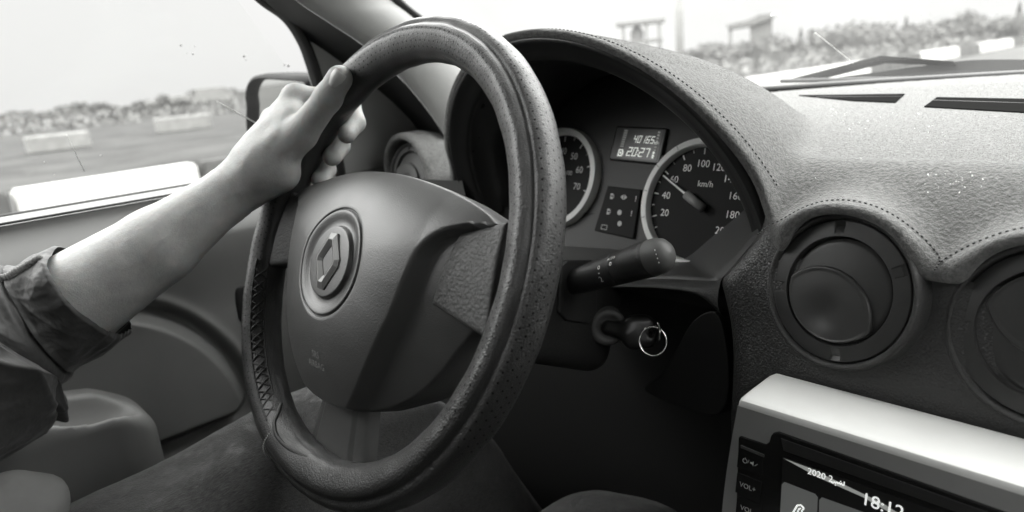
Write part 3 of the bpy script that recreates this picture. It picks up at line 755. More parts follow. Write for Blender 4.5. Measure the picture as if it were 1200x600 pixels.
# stereo with lit screen
FPL = (V(0, .4088, -.2445)+FN*0.0015, nrm((0, -1, .2)))
FPn = FPL[1]
def fp(px, py, h=0): return at(px, py, pl=(FPL[0]+FPn*h, FPn))
stereo = empty('car_stereo', tuple(fp(1000, 600)), 'black touchscreen car stereo with lit clock set in silver fascia', 'car stereo')
bz = [fp(*p) for p in ((865, 513), (867, 511), (897, 521), (901, 518), (903, 511), (906, 507), (912, 506), (1098, 572), (1300, 644), (1300, 760), (857, 760))]
obj('bezel', prism(bz, FPn, .004), 'gloss_black', stereo, smooth=False, bevel=.001)
def fbq(pts, h): return [fp(*p, h) for p in pts], [tuple(range(len(pts)))]
fpu = V(1, 0, 0); fpv = nrm(np.cross(FPn, fpu))
# an inner raised step round the screen
obj('screen_frame', prism([fp(*p, .0012) for p in ((915, 514), (1300, 652), (1300, 664), (918, 528))], FPn, .0010), 'black_plastic', stereo, smooth=False)
scr = obj('screen', prism([fp(*p, .0010) for p in ((917, 535), (1300, 672), (1300, 780), (909, 780))], FPn, .0009), 'screen_dark', stereo, smooth=False)
gl = [((918, 536), (922, 536), (1090, 600), (1098, 606), (1075, 606)), ]
under(obj('screen_sweep', fbq(((918, 537), (950, 549), (985, 566), (1035, 590), (1060, 606), (1052, 606), (1010, 582), (960, 560)), .0013), 'screen_glow', smooth=False), scr)
tl = obj('screen_tile', prism([fp(*p, .0016) for p in ((916, 568), (919, 565), (955, 579), (958, 583), (956, 640), (912, 640))], FPn, .0004), 'screen_tile', smooth=False); under(tl, scr)
tl = obj('screen_tile', prism([fp(*p, .0016) for p in ((960, 586), (963, 583), (1080, 625), (1080, 660), (958, 660))], FPn, .0004), 'screen_tile', smooth=False); under(tl, scr)
st = text('18:12', .0112, fp(1034, 593, .0015), fpu, fpv)
st = join(st, text('2020 2', .0060, fp(961, 557, .0015), fpu, fpv))
# the month beside the date, a short joined script drawn with a pen
def pen(px, py, strokes, w=.00038):
    o_ = fp(px, py, .0015); out = ([], [])
    for s_ in strokes: out = join(out, tube([o_+fpu*x*.001+fpv*y*.001 for x, y in s_], w, 5))
    return out
st = join(st, pen(982, 566, [[(-4, -.6), (-3.2, -1.2), (-2.2, -.2), (-1.4, -.6), (-.6, .4), (0, -.5), (.8, .6), (1.5, -.4), (2.2, .9), (2.8, -.3), (3.6, -.3)], [(3.6, -.3), (3.7, 2.2)], [(1.4, 1.6), (1.7, 1.7)], [(-1.6, -2), (-1.2, -2)]]))
under(obj('screen_lettering', st, 'screen_text', smooth=False), scr)
# road pictogram on the first tile
rd_ = pen(936, 597, [[(-3.6, -4), (-1.2, 2.4), (1.2, 3.6), (3.4, 2.2)], [(3.4, 2.2), (2.2, 0), (3.0, -4)], [(-1.0, -4), (.2, .5), (1.4, 1.4)], [(.6, -2.6), (1.6, -2.8)]], .0006)
under(obj('screen_icon', rd_, 'screen_text', smooth=False), scr)
for py, s_ in ((541, None), (571, 'VOL+'), (598, 'VOL-')):
    px = 878 if s_ is None else 876
    c_ = fp(px+1, py, .0006)
    bt = obj('button', prism([c_+fpu*a_+fpv*b_ for a_, b_ in ((-.0095, -.0075), (.0095, -.0075), (.0095, .0075), (-.0095, .0075))], FPn, .0005), 'gloss_black', stereo, smooth=False, bevel=.0003)
    if s_: g_ = text(s_, .0050, fp(px, py, .0009), fpu, fpv)
    else:
        g_ = join(tube([fp(873, 540, .0009)+fpu*.0016*cos(t)+fpv*.0016*sin(t) for t in np.linspace(rad(120), rad(420), 20)], .0002, 4), tube([fp(873, 540, .0009)+fpv*.0006, fp(873, 540, .0009)+fpv*.0022], .0002, 4), text('/', .004, fp(877, 541, .0009), fpu, fpv), prism([fp(881, 543, .0009)+fpu*a_+fpv*b_ for a_, b_ in ((-.0012, -.0006), (0, -.0006), (.0012, -.0018), (.0012, .0018), (0, .0006), (-.0012, .0006))], FPn, .0002), tube([fp(886, 545, .0009)-fpu*.001-fpv*.001, fp(886, 545, .0009)+fpu*.001+fpv*.001], .0002, 4))
    under(obj('button_lettering', g_, 'button_text', smooth=False), bt)
obj('button_lip', prism([fp(*p, .0012) for p in ((868, 522), (895, 533), (895, 536), (868, 525))], FPn, .001), 'smooth_grey', stereo, smooth=False)

# ================================================================== STALK, KEY
sb, se = at(668, 332, x=-.425), at(781, 297, x=-.305); sdir = nrm(se-sb)
stalk = empty('wiper_stalk', tuple(sb), 'dark wiper stalk with white symbols jutting right of the wheel', 'control stalk')
Ls = np.linalg.norm(se-sb)
pr = [(.0, .0095), (.05, .0105), (.15, .0112), (.35, .0120), (.52, .0126), (.545, .0127), (.55, .0122), (.556, .0122), (.562, .0128), (.70, .0134), (.83, .0138), (.86, .0139), (.865, .0132), (.875, .0132), (.88, .0138), (.93, .0134), (.98, .0118), (1.01, .0090), (1.03, .0050), (1.036, .0001)]
def rev(pr, o, d, L, seg=40): 
    u, v, n = frame(d); return grid(lambda a, t: o+n*pr[int(round(t*(len(pr)-1)))][0]*L+pr[int(round(t*(len(pr)-1)))][1]*(cos(2*pi*a)*u*.92+sin(2*pi*a)*v*1.08), seg, len(pr), cu=True)
obj('stalk_body', rev(pr[:14], sb, sdir, Ls), 'dark_plastic', stalk, sharp=50)
obj('end_cap', rev(pr[14:], sb, sdir, Ls), 'smooth_grey', stalk)
# symbols facing the cabin
uS, vS, nS = frame(sdir)
toc = nrm(-(sb+se)/2); toc = nrm(toc-sdir*np.dot(toc, sdir)); upS = np.cross(sdir, toc) if np.dot(np.cross(sdir, toc), V(0, 0, 1)) > 0 else -np.cross(sdir, toc)
def onst(f_, ang, r=.0126): return sb+sdir*Ls*f_+r*(toc*cos(ang)+upS*sin(ang))
def stxt(s_, size, f_, ang):
    n_ = toc*cos(ang)+upS*sin(ang); v_ = -toc*sin(ang)+upS*cos(ang); u_ = np.cross(v_, n_)
    return text(s_, size, onst(f_, ang, .0138), u_, v_)
for g_ in (stxt('2', .0075, .47, -.35), stxt('-', .0075, .475, .1), stxt('o', .0068, .48, .45), stxt('AUTO', .0036, .60, .75), stxt('o', .0066, .60, .45)): obj('stalk_symbol', g_, 'dial_white', stalk, smooth=False)
g_ = ([], [])
c_ = []
for k in range(4): g_ = join(g_, lathe([(.0006, .0002), (.00001, .0004)], se+sdir*(.001)+toc*.0112+upS*(.005-.0033*k), toc, 8))
obj('cap_dots', g_, 'dial_white', stalk, smooth=False)
sh = rbox
bt_c = sb-sdir*.004
obj('stalk_boot', lathe([(.0145, -.012), (.014, -.002), (.0125, .003), (.0105, .006)], bt_c, sdir, 40), 'dark_plastic', stalk)
# plate on the column's flank
plq = [at(*p, x=-.4185) for p in ((657, 312), (664, 305), (694, 305), (701, 313), (700, 368), (690, 380), (664, 376), (655, 366))]
under(obj('stalk_plate', prism(plq, (1, 0, 0), .006), 'dark_plastic', smooth=False, bevel=.002), column)
kb = at(712, 383, x=-.415); kh = at(752, 392, x=-.385)
ign = obj('ignition_lock', lathe([(.019, -.02), (.0185, .002), (.0165, .0045), (.012, .0045), (.0105, .002), (.006, .002), (.0001, .002)], kb, nrm((.8, -.6, .1)), 48), 'smooth_grey'); under(ign, column)
key = empty('ignition_key', tuple(kh), 'black headed ignition key turned in the lock right of the column', 'key')
kd = nrm((.8, -.6, .1))
kc = at(751, 389, x=-.385); kax = nrm(kc-kb); ksid = nrm(np.cross(kax, V(.55, -.75, .35)))
kc = at(750, 389, x=-.388); kn = nrm(-kc+V(.08, 0, 0)); ku, kv, _ = frame(kn)
def keyf(X, Y, Z):
    px, py, pz = X-kc[0], Y-kc[1], Z-kc[2]
    a = px*ku[0]+py*ku[1]+pz*ku[2]; b = px*kv[0]+py*kv[1]+pz*kv[2]; c = px*kn[0]+py*kn[1]+pz*kn[2]
    d = rbox(a, b, c, (-.001, 0, 0), (.0185, .0175, .0085), .0082)
    d = smax(d, np.sqrt((a+.001)**2+b*b)-.0185, .004)
    d = smin(d, cone(X, Y, Z, kb+kd*.002, kc-ku*.012, .0075, .0080), .006)
    return smax(d, -(np.sqrt((a-.010)**2+(b+.002)**2)-.0028), .002)
obj('key_head', sdf_mesh(keyf, kb-.06, kb+.085, .0022), 'key_black', key)
rc = kc+ku*.0105-kv*.0090+kn*.0105; rn = nrm(-rc); u_, v_, _ = frame(rn)
obj('key_ring', tube([rc+.0125*(cos(t)*u_+sin(t)*v_*1.08) for t in np.linspace(0, 2*pi, 60, endpoint=False)], .00085, 8, closed=True), 'chrome', key)
kt = rc+.0125*v_
obj('key_loop', tube(spl([kt+v_*.006+u_*.004-rn*.004, kt+v_*.003+u_*.006, kt-v_*.004+u_*.0065+rn*.002, kt-v_*.012+u_*.006], 14), .0013, 8), 'chrome', key)

# ================================================================== DRIVER
person = empty('person', (-.47, -.15, -.45), 'driver in rolled up dark jacket sleeve and jeans gripping the wheel', 'person')
Wr = at(272, 222, d=.632); F1 = at(185, 288, d=.612); EL = at(72, 363, d=.598); EL2 = at(10, 402, d=.585)
T0, T1, T2, T3 = at(308, 194, d=.626), at(352, 157, d=.618), at(383, 117, d=.603), at(398, 92, d=.594)
fing = [
 (at(347, 116, d=.652), Lr(135, .021, -.021), Lr(136.5, -.004, -.0260), Lr(138.5, -.0200, -.0160), .0125, .0104, .0090, .0086),
 (at(322, 142, d=.672), Lr(145, .022, -.022), Lr(146.5, -.003, -.0265), Lr(148.5, -.0200, -.0160), .0118, .0106, .0096, .0092),
 (at(306, 168, d=.676), Lr(154.5, .022, -.022), Lr(156, -.002, -.0265), Lr(158, -.0200, -.0160), .0112, .0100, .0093, .0088),
 (at(293, 192, d=.668), Lr(164, .020, -.021), Lr(165.5, -.002, -.0255), Lr(167.5, -.0195, -.0150), .0100, .0090, .0083, .0077)]
Wr = at(276, 221, d=.632)
def handf(X, Y, Z):
    o = cone(X, Y, Z, EL2, EL, .034, .0430)
    o = smin(o, cone(X, Y, Z, EL, F1, .0435, .0335), .006)
    o = smin(o, cone(X, Y, Z, F1, Wr, .0335, .0222), .006)
    pm = None
    for k, (a, b, c, d, ra, rb, rc_, rd_) in enumerate(fing):
        wr_k = Wr+(a-fing[0][0])*.20
        m = cone(X, Y, Z, wr_k, a, .0165, ra+.0005); pm = m if pm is None else smin(pm, m, .009)
    # knuckle heads
    for a, r_ in ((fing[0][0], .0128), (fing[1][0], .0122)): pm = smin(pm, cone(X, Y, Z, a, a+V(0, 0, .001), r_, r_), .004)
    pm = smin(pm, cone(X, Y, Z, at(301, 190, d=.634), at(337, 139, d=.641), .0225, .0150), .012)
    pm = smin(pm, cone(X, Y, Z, at(318, 178, d=.630), at(344, 146, d=.631), .0215, .0165), .012)
    pm = smin(pm, cone(X, Y, Z, at(297, 215, d=.632), at(326, 201, d=.628), .0205, .0200), .008)
    pm = smin(pm, cone(X, Y, Z, Wr, T0, .0205, .0215), .008)
    pm = smin(pm, cone(X, Y, Z, T0, T1, .0215, .0150), .007)
    o = smin(o, pm, .010)
    fs = None
    for (a, b, c, d, ra, rb, rc_, rd_) in fing:
        g = cone(X, Y, Z, a, b, ra, rb); g = smin(g, cone(X, Y, Z, b, c, rb, rc_), .004); g = smin(g, cone(X, Y, Z, c, d, rc_, rd_), .004)
        fs = g if fs is None else smin(fs, g, .0018)
    o = smin(o, fs, .005)
    # thumb: proximal bone, joint, pad
    t = cone(X, Y, Z, T1, T2, .0146, .0116); tm_ = T2*.92+T3*.08
    t = smin(t, cone(X, Y, Z, tm_, tm_+V(0, 0, .001), .0122, .0122), .004)
    t = smin(t, cone(X, Y, Z, T2, T3, .0114, .0112), .004)
    nd_ = nrm(T2-T1)
    w_ = (X-T2[0])*nd_[0]+(Y-T2[1])*nd_[1]+(Z-T2[2])*nd_[2]
    for q in (-.0035, 0, .003): t = t+.00045*np.exp(-((w_-q)/.0006)**2)
    o = smin(o, t, .004)
    for a, b, r_, am in ((Wr*.75+fing[0][0]*.25, fing[0][0], .0042, .0011), (at(262, 214, d=.628), at(322, 150, d=.645), .0042, .0009), (at(150, 316, d=.562), at(215, 262, d=.590), .0035, .0009), (at(215, 262, d=.590), at(300, 214, d=.600), .0032, .0007), (at(190, 272, d=.585), at(255, 226, d=.605), .0030, .0006)):
        ba = b-a; h_ = np.clip(((X-a[0])*ba[0]+(Y-a[1])*ba[1]+(Z-a[2])*ba[2])/np.dot(ba, ba), 0, 1); q2 = np.cross(ba/np.linalg.norm(ba), nrm(a)); dl = np.abs((X-a[0])*q2[0]+(Y-a[1])*q2[1]+(Z-a[2])*q2[2]+.0012*np.sin(h_*9)); o = o-am*np.exp(-(dl/r_)**2)*np.sin(np.pi*h_)**.7
    # creases at the wrist
    wa = nrm(Wr-F1); wq = (X-Wr[0])*wa[0]+(Y-Wr[1])*wa[1]+(Z-Wr[2])*wa[2]
    for q in (-.006, .001): o = o+.0005*np.exp(-((wq-q-.004*np.sin(70*Z))/.0010)**2)
    return o
hv, hf = sdf_mesh(handf, np.minimum.reduce([Wr, EL, T3, EL2])-V(.07, .06, .07), V(-.53, .44, .07), .0023)
body = obj('body', (hv, hf), 'skin', person)
# thumbnail
nd = nrm(T3-T2); toC = nrm(-T3); side = nrm(np.cross(nd, toC)); nup = nrm(np.cross(side, nd)*1.0+side*-.25); side = nrm(np.cross(nd, nup))
def nail(a, b):
    x = (a*2-1); y = (b*2-1); ww = .0066*(1-.18*max(0, -y)**2); ll = .0075
    xx, yy = x*ww*math.sqrt(max(0, 1-.28*y*y)), y*ll*math.sqrt(max(0, 1-.25*x*x))
    return T3+nd*(.0015+yy)+side*xx+nup*(.0124-.0040*x*x-.0012*max(0, y)**2-.0006*(max(abs(x), abs(y)) > .98))
obj('thumbnail', grid(nail, 21, 21), 'nail', body, local=True).matrix_parent_inverse = Matrix.Identity(4)

# jacket sleeve rolled to the forearm
ax = nrm(F1-EL)
Ac = at(107, 341, d=.600)
uJ, vJ, _ = frame(ax)
jv = ([], [])
# path of the sleeve axis: shoulder -> elbow -> cuff
SH = V(-.62, -.30, .02); ELB = at(-115, 465, d=.52)
path = spl([SH, V(-.66, -.20, -.10), ELB, at(-20, 408, d=.570), at(60, 370, d=.594), Ac], 600)
cum = np.concatenate([[0], np.cumsum(np.linalg.norm(np.diff(path, axis=0), axis=1))]); LT = cum[-1]
def onaxis(sd):
    """point and frame on the sleeve's axis, sd metres behind the cuff's edge"""
    c_ = LT-sd; P = V(*[np.interp(c_, cum, path[:, q]) for q in range(3)]); Q = V(*[np.interp(c_-.012, cum, path[:, q]) for q in range(3)]); R_ = V(*[np.interp(min(c_+.012, LT), cum, path[:, q]) for q in range(3)])
    return P, frame(R_-Q, (.2, 0, 1))
def ridge(x): return 1-abs(sin(x))**.8
from mathutils import noise as mnoise
def wrk(x, y, z): return mnoise.ridged_multi_fractal(Vector((x, y, z)), 1.0, 2.1, 4, 1.0, 2.0)
def sleeve_r(sd, ph):
    low = .5-.5*sin(ph)                       # 1 underneath, 0 on top
    if sd < .046:                             # turned-back cuff, gathered underneath
        r = .0478+.040*sd+.0014*sin(3*ph+90*sd)+.0010*sin(7*ph-140*sd)
        r += .0010*sin(34*ph)*low**3*math.exp(-((sd-.006)/.02)**2)+.0022*ridge(1.5*ph+70*sd)*(1-low*.5)
        r += .0050*math.exp(-((ph-5.2)/.5)**2)*(sd/.046)
        r += .0013*(wrk(2.2*cos(ph)+9*sd, 2.2*sin(ph)-14*sd, 30*sd)-1.1)
        if sd < .003: r -= .0030*(1-sd/.003)**2
        if sd > .040: r += .002*sst((sd-.040)/.006)
        return r
    q = sd-.046
    r = .0560+.0180*sst(q/.05)
    r -= .0060*math.exp(-(q/.003)**2)         # tucked in behind the cuff
    a_ = sst(q/.025)
    r += a_*(.0130*ridge(50*q+1.0*ph-.5+.6*sin(2*ph+1))-.004)
    r += a_*.0070*ridge(88*q-1.0*ph+.9*sin(40*q+ph))+a_*.0042*(wrk(1.5*cos(ph)+12*q, 1.5*sin(ph)-16*q, 11*q)-1.1)
    return r
def sleeve(a, t):
    sd = LT*(1-t)**1.7; P, (u, v, n) = onaxis(sd); ph = 2*pi*a; r = sleeve_r(sd, ph)
    sk = .012*sin(ph-.6)*sst(.05-sd if sd < .05 else 0)          # the cuff sits a little askew
    return P+r*(cos(ph)*u+sin(ph)*v)+n*sk
sv, sf = grid(sleeve, 260, 420, cu=True)
jk = obj('jacket', (sv, sf), 'jacket_cloth', person)
# ribbed trim along the cuff's upper seam
bd = ([], [])
for k in range(15):
    sd = .004+k*.0034; P, (u, v, n) = onaxis(sd); ph = rad(103); c_ = P+(sleeve_r(sd, ph)+.0008)*(cos(ph)*u+sin(ph)*v)
    bd = join(bd, lathe([(.0001, -.0022), (.0026, -.0017), (.0036, 0), (.0026, .0017), (.0001, .0022)], c_, n, 12))
trim = obj('cuff_trim', bd, 'jacket_trim'); under(trim, jk)
# front of the jacket over the lap
def torso(X, Y, Z):
    o = ell(X, Y, Z, (-.47, -.24, -.12), (.21, .13, .34))
    o = smin(o, cone(X, Y, Z, (-.30, -.26, .08), (-.62, -.26, .08), .085, .085), .06)
    o = smin(o, ell(X, Y, Z, (-.53, -.08, -.33), (.13, .11, .075)), .05)
    return o+.004*np.sin(38*Z+9*X)+.003*np.sin(60*X+25*Y)
under(obj('jacket_body', sdf_mesh(torso, (-.75, -.42, -.52), (-.2, .08, .27), .007), 'jacket_cloth'), jk)
def hem(X, Y, Z):
    a = at(-40, 640, d=.50); b = at(22, 606, d=.52); c_ = at(40, 640, d=.53)
    o = smin(cone(X, Y, Z, a, b, .050, .030), cone(X, Y, Z, b, c_, .030, .026), .02)
    return o+.002*np.sin(120*X+70*Z)+.0015*np.sin(90*Y-140*Z)
_c = at(0, 620, d=.51); obj('shirt_hem', sdf_mesh(hem, _c-.12, _c+.12, .004), 'shirt_cloth', person)
# jeans
def leg(path, radii, name):
    P = spl(path, 120); R = np.interp(np.linspace(0, 1, 120), np.linspace(0, 1, len(radii)), radii)
    def f(a, t):
        k = int(round(t*119)); Tn = P[min(k+1, 119)]-P[max(k-1, 0)]; u, v, n = frame(Tn, (0, .3, 1)); ph = 2*pi*a
        r = R[k]+.0025*sin(3*ph+22*t)+.0050*(wrk(1.1*cos(ph)+3*t, 1.1*sin(ph)-5*t, 4*t)-1.1)*sst((t-.05)/.2)
        return P[k]+r*(cos(ph)*u*1.0+sin(ph)*v*.95)
    return grid(f, 72, 120, cu=True)
hipL, hipR = V(-.55, -.22, -.42), V(-.38, -.22, -.42)
jl = join(leg([hipL, V(-.56, -.05, -.395), V(-.575, .09, -.378), V(-.59, .22, -.362), V(-.60, .32, -.375), V(-.60, .42, -.48), V(-.58, .52, -.68), V(-.56, .58, -.80)], [.105, .10, .092, .084, .076, .066, .06, .052], 'l'),
          leg([V(-.38, -.22, -.53), V(-.378, 0, -.525), V(-.375, .2, -.50), V(-.375, .33, -.470), V(-.378, .415, -.462), V(-.38, .485, -.52), V(-.375, .56, -.68), V(-.37, .60, -.80)], [.105, .098, .088, .078, .072, .064, .055, .05], 'r'))
obj('jeans', jl, 'denim', person)

# ================================================================== DOOR
car = empty('car', (-.13, 0, -.9), 'car cabin with pale windscreen pillar, driver door, armrest and wing mirror', 'car')
door = empty('door', (-.9, .3, -.6)); door.parent = car; door.matrix_parent_inverse = ROOTS[car].inverted()
SX = -.85
def relief(y, z):
    """inward relief of the door card at (y, z)"""
    h = 0.0
    h += .036*sst((-.100-z)/.055)-.020*sst((-.150-z)/.10)     # soft shoulder under the sill
    # raised insert bounded by an arc, with a groove round it
    cy, cz, R = .085, -.385, .185
    d = math.hypot((y-cy), (z-cz)*1.0)-R
    low = (-.383-z)
    e1 = max(d+.025, 0); e2 = max(low+.025, 0); dd = math.hypot(e1, e2)-.025 if (e1 > 0 or e2 > 0) else max(d, low)
    h += .017*(1-sst((dd+.012)/.012)) if dd < 0 else 0
    h -= .013*math.exp(-((dd-.007)/.0062)**2)
    h += .004*math.exp(-((dd-.020)/.006)**2)
    return h
def card(a, b):
    y = -.45+a*1.03; z = -.1035-b*.50
    x = SX+relief(y, z)-.004
    return V(x, y, z)
obj('door_card', grid(card, 420, 240), 'door_plastic', door)
obj('window_sill', grid(lambda a, b: V(SX-.045+.045*b, -.45+a*1.0, -.0990-.0012*b+.0008*sin(pi*b)), 40, 8, flip=True), 'door_plastic', door)
obj('window_seal', tube([V(SX-.001, y, -.1012) for y in np.linspace(-.45, .46, 40)], .0016, 8), 'rubber', door)
obj('window_seal', tube([V(SX-.046, y, -.0985) for y in np.linspace(-.45, .46, 40)], .0022, 8), 'rubber', door)
# armrest with its scooped pull
def arm(X, Y, Z):
    o = rbox(X, Y, Z, (-.795, -.11, -.36), (.058, .262, .10), .040)
    top = Z-(-.262-.25*np.clip(Y-.02, 0, 1)-1.2*np.clip(Y-.105, 0, 1)**1.3); o = smax(o, top*.93, .016)
    return smax(o, -ell(X, Y, Z, (-.768, .098, -.268), (.030, .056, .052)), .005)
obj('armrest', sdf_mesh(arm, (-.87, -.4, -.48), (-.71, .2, -.23), .0035), 'door_plastic', door)
hc = at(285, 353, x=-.842); obj('door_handle', sdf_mesh(lambda X, Y, Z: rbox(X, Y, Z, hc, (.008, .012, .026), .007), hc-.05, hc+.05, .002), 'black_plastic', door)
# window frame: black seal, mirror corner trim
DN = nrm((1, 0, -.25)); DP = V(SX, 0, -.1)
def dp(px, py, h=0): return at(px, py, pl=(DP+DN*h, DN))
Lc = spl([dp(*p) for p in ((240, -60), (298, 0), (330, 24), (348, 50), (358, 76), (366, 102), (380, 150), (390, 205), (392, 235))], 60)
Rc = spl([dp(*p) for p in ((290, -60), (330, 0), (352, 28), (362, 48), (372, 74), (381, 104), (394, 150), (404, 205), (406, 235))], 60)
def sealf(a, b):
    i = int(round(a*59)); P = Lc[i]*(1-b)+Rc[i]*b; return P+DN*(.012*sin(pi*b)**.5)
obj('window_frame', grid(sealf, 60, 10, flip=True), 'rubber', door)
tri_ = [dp(*p, .004) for p in ((361, 39), (366, 37), (412, 64), (470, 108), (512, 152), (530, 240), (402, 240), (400, 205), (391, 150), (377, 104), (369, 74))]
obj('mirror_corner_trim', prism(tri_, DN, .03), 'pillar_trim', door, smooth=False, bevel=.005)
# glass
gy0, gy1 = -.45, .50
obj('window_glass', ([DP+V(-.02, gy0, -.01)+DN*-.01, DP+V(-.02, gy1, -.01)+DN*-.01, DP+V(-.02, gy1-.30, 0)+nrm((.25, 0, 1))*.42, DP+V(-.02, gy0, 0)+nrm((.25, 0, 1))*.42], [(0, 1, 2, 3)]), 'window_glass', door, smooth=False)
# scratches and specks on the pane
GPL = (DP+V(-.019, 0, 0)-DN*.0085, DN)
gs = ([], [])
for a_, b_, w in (((254, 119), (303, 146), .0007), ((78, 158), (99, 201), .0004)): obj('pane_scratch', tube([at(*a_, pl=GPL), at(*b_, pl=GPL)], w, 5), 'dial_dim', door)
gs = ([], [])
for px, py, s_ in ((212, 53, .0022), (228, 54, .0013), (226, 63, .0022), (219, 62, .0012), (286, 66, .0026), (288, 70, .0016), (338, 77, .003), (333, 76, .002), (178, 45, .0007), (150, 90, .0006), (118, 182, .001), (52, 190, .001), (64, 205, .001)):
    c_ = at(px, py, pl=GPL); s_ *= .6; obj('pane_speck', lathe([(s_, 0), (s_*.6, .0008), (.00001, .001)], c_, DN, 8), 'dial_dim', door)
# wing mirror
MY = .455
mo = [(-1.122, -.075), (-1.121, -.01), (-1.112, .012), (-1.085, .027), (-1.05, .031), (-.98, .026), (-.90, .018), (-.885, .0), (-.885, -.075)]
mc = spl([(x, 0, z) for x, z in mo], 80, True)
def mir(a, b):
    i = int(round(a*80)) % 80; c_ = V(-1.0, 0, -.03); P = mc[i]-c_
    pr = [(.0, .012), (.84, .012), (.85, .002), (.90, -.006), (.97, -.002), (1.0, .012), (.98, .05), (.80, .09), (.4, .11), (0, .115)]
    k = int(round(b*(len(pr)-1))); s_, dy = pr[k]; return V(c_[0]+P[0]*s_, MY+dy, c_[2]+P[2]*s_)
wm = obj('wing_mirror', grid(mir, 80, 10, cu=True, flip=True), 'mirror_shell', door, sharp=60); wm['label'] = 'black wing mirror outside the window'
under(obj('mirror_glass', ([V(-1.0+(p[0]+1.0)*.85, MY+.008-.012*(p[2]+.03)+.02*(p[0]+1.0), -.03+(p[2]+.03)*.85) for p in mc], [tuple(range(80))]), 'mirror_glass', smooth=False), wm)

# ================================================================== CAR BODY
body_ = car
PDIR = nrm(V(0, -.123, .093)+V(.030, 0, 0))
def pil(px, py, x=-.74): return at(px, py, x=x)
up_ = lambda p, s_: p+PDIR*s_
p_lo, p_hi = pil(507, 138), pil(346, 0); q_lo, q_hi = pil(560, 82), pil(456, 0)
lowL = [pil(*p) for p in ((346, 0), (386, 27), (426, 54), (470, 93), (507, 138), (540, 190))]; upL = [pil(*p) for p in ((456, 0), (470, 11), (484, 22), (520, 52), (560, 88), (600, 128))]
lowL = [up_(lowL[0], k) for k in (.36, .30, .24, .18, .12, .06)]+lowL; upL = [up_(upL[0], k) for k in (.36, .30, .24, .18, .12, .06)]+upL
LL, UU = spl(lowL, 60), spl(upL, 60)
def pilf(a, b):
    i = int(round(a*59)); P = LL[i]*(1-b)+UU[i]*b; return P+V(.020*sin(pi*b)**.7+.004, 0, 0)+(LL[i]-UU[i])*.02*(1-b)
obj('pillar_trim', grid(pilf, 60, 16), 'pillar_trim', body_)
gapL = [dp(*p, .002) for p in ((225, -70), (285, -30), (314, 0), (350, 40), (396, 72), (448, 110), (480, 140), (505, 170), (540, 215))]
GG, G2 = spl(gapL, 60), spl(lowL, 60)
obj('door_aperture_seal', grid(lambda a, b: GG[int(round(a*59))]*(1-b)+G2[int(round(a*59))]*b-V(.012*sin(pi*b), 0, 0), 60, 8), 'rubber', body_)
sL = [pil(*p, x=-.735) for p in ((456, 0), (484, 22), (520, 52), (560, 88), (600, 128))]; sU = [pil(*p, x=-.735) for p in ((473, 0), (499, 21), (535, 48), (580, 84), (625, 125))]
sL = [up_(sL[0], k) for k in (.36, .30, .24, .18, .12, .06)]+sL; sU = [up_(sU[0], k) for k in (.36, .30, .24, .18, .12, .06)]+sU
S1, S2 = spl(sL, 60), spl(sU, 60)
obj('windscreen_seal', grid(lambda a, b: S1[int(round(a*59))]*(1-b)+S2[int(round(a*59))]*b+V(.006*sin(pi*b), 0, 0), 60, 6), 'rubber', body_)
# windscreen: curved in plan, raked back
def wsP(a, b, off=0):
    dx = (a*2-1)*.70; y0 = .955-.20*(dx/.66)**2; return V(CX+dx, y0-.475*b+off, -.065+.385*b)
obj('windscreen', grid(wsP, 40, 12), 'windscreen_glass', body_)
def ws_at(px, py):
    r = ray(px, py); best = None
    for t in np.linspace(.5, 1.6, 1200):
        p = r*t; dx = p[0]-CX; b = (p[2]+.065)/.385; f = p[1]-(.955-.20*(dx/.66)**2-.475*b)
        if f > 0: return p*.995
    return r
sc_ = tube([ws_at(955, 38), ws_at(1000, 74)], .0003, 5)
sc_ = join(sc_, lathe([(.0009, 0), (.0001, .001)], ws_at(955, 39), nrm((0, -.6, .7)), 8))
obj('glass_scratch', sc_, 'dial_white', body_)
sp_ = ([], [])
for px, py, s_ in ((868, 2, .004), (906, 17, .003), (733, 17, .0016), (843, 14, .001), (808, 18, .001), (1080, 18, .0008), (700, 36, .004), (912, 18, .002)):
    obj('glass_speck', lathe([(s_, 0), (s_*.5, .0008), (.00001, .001)], ws_at(px, py), nrm((0, -.6, .7)), 8), 'dial_dim', body_)
obj('screen_edge', tube([wsP(a, 0, .0)+V(0, -.014, .0105) for a in np.linspace(0, 1, 60)], .0065, 8), 'rubber', body_)
# cowl, bonnet
def cow(a, b): 
    dx = (a*2-1)*.72; y0 = .975-.20*(dx/.66)**2; return V(CX+dx, y0+.18*b, -.062+.012*sin(pi*b)-.012*b)
obj('cowl_panel', grid(cow, 40, 8), 'mirror_shell', body_)
def bon(a, b):
    dx = (a*2-1)*.74; y0 = 1.14-.20*(dx/.66)**2; return V(CX+dx, y0+(1.75-.0-y0)*b, -.074-.03*b-.05*b**3-.03*(dx/.74)**4)
obj('bonnet', grid(bon, 40, 20), 'bonnet_paint', body_)
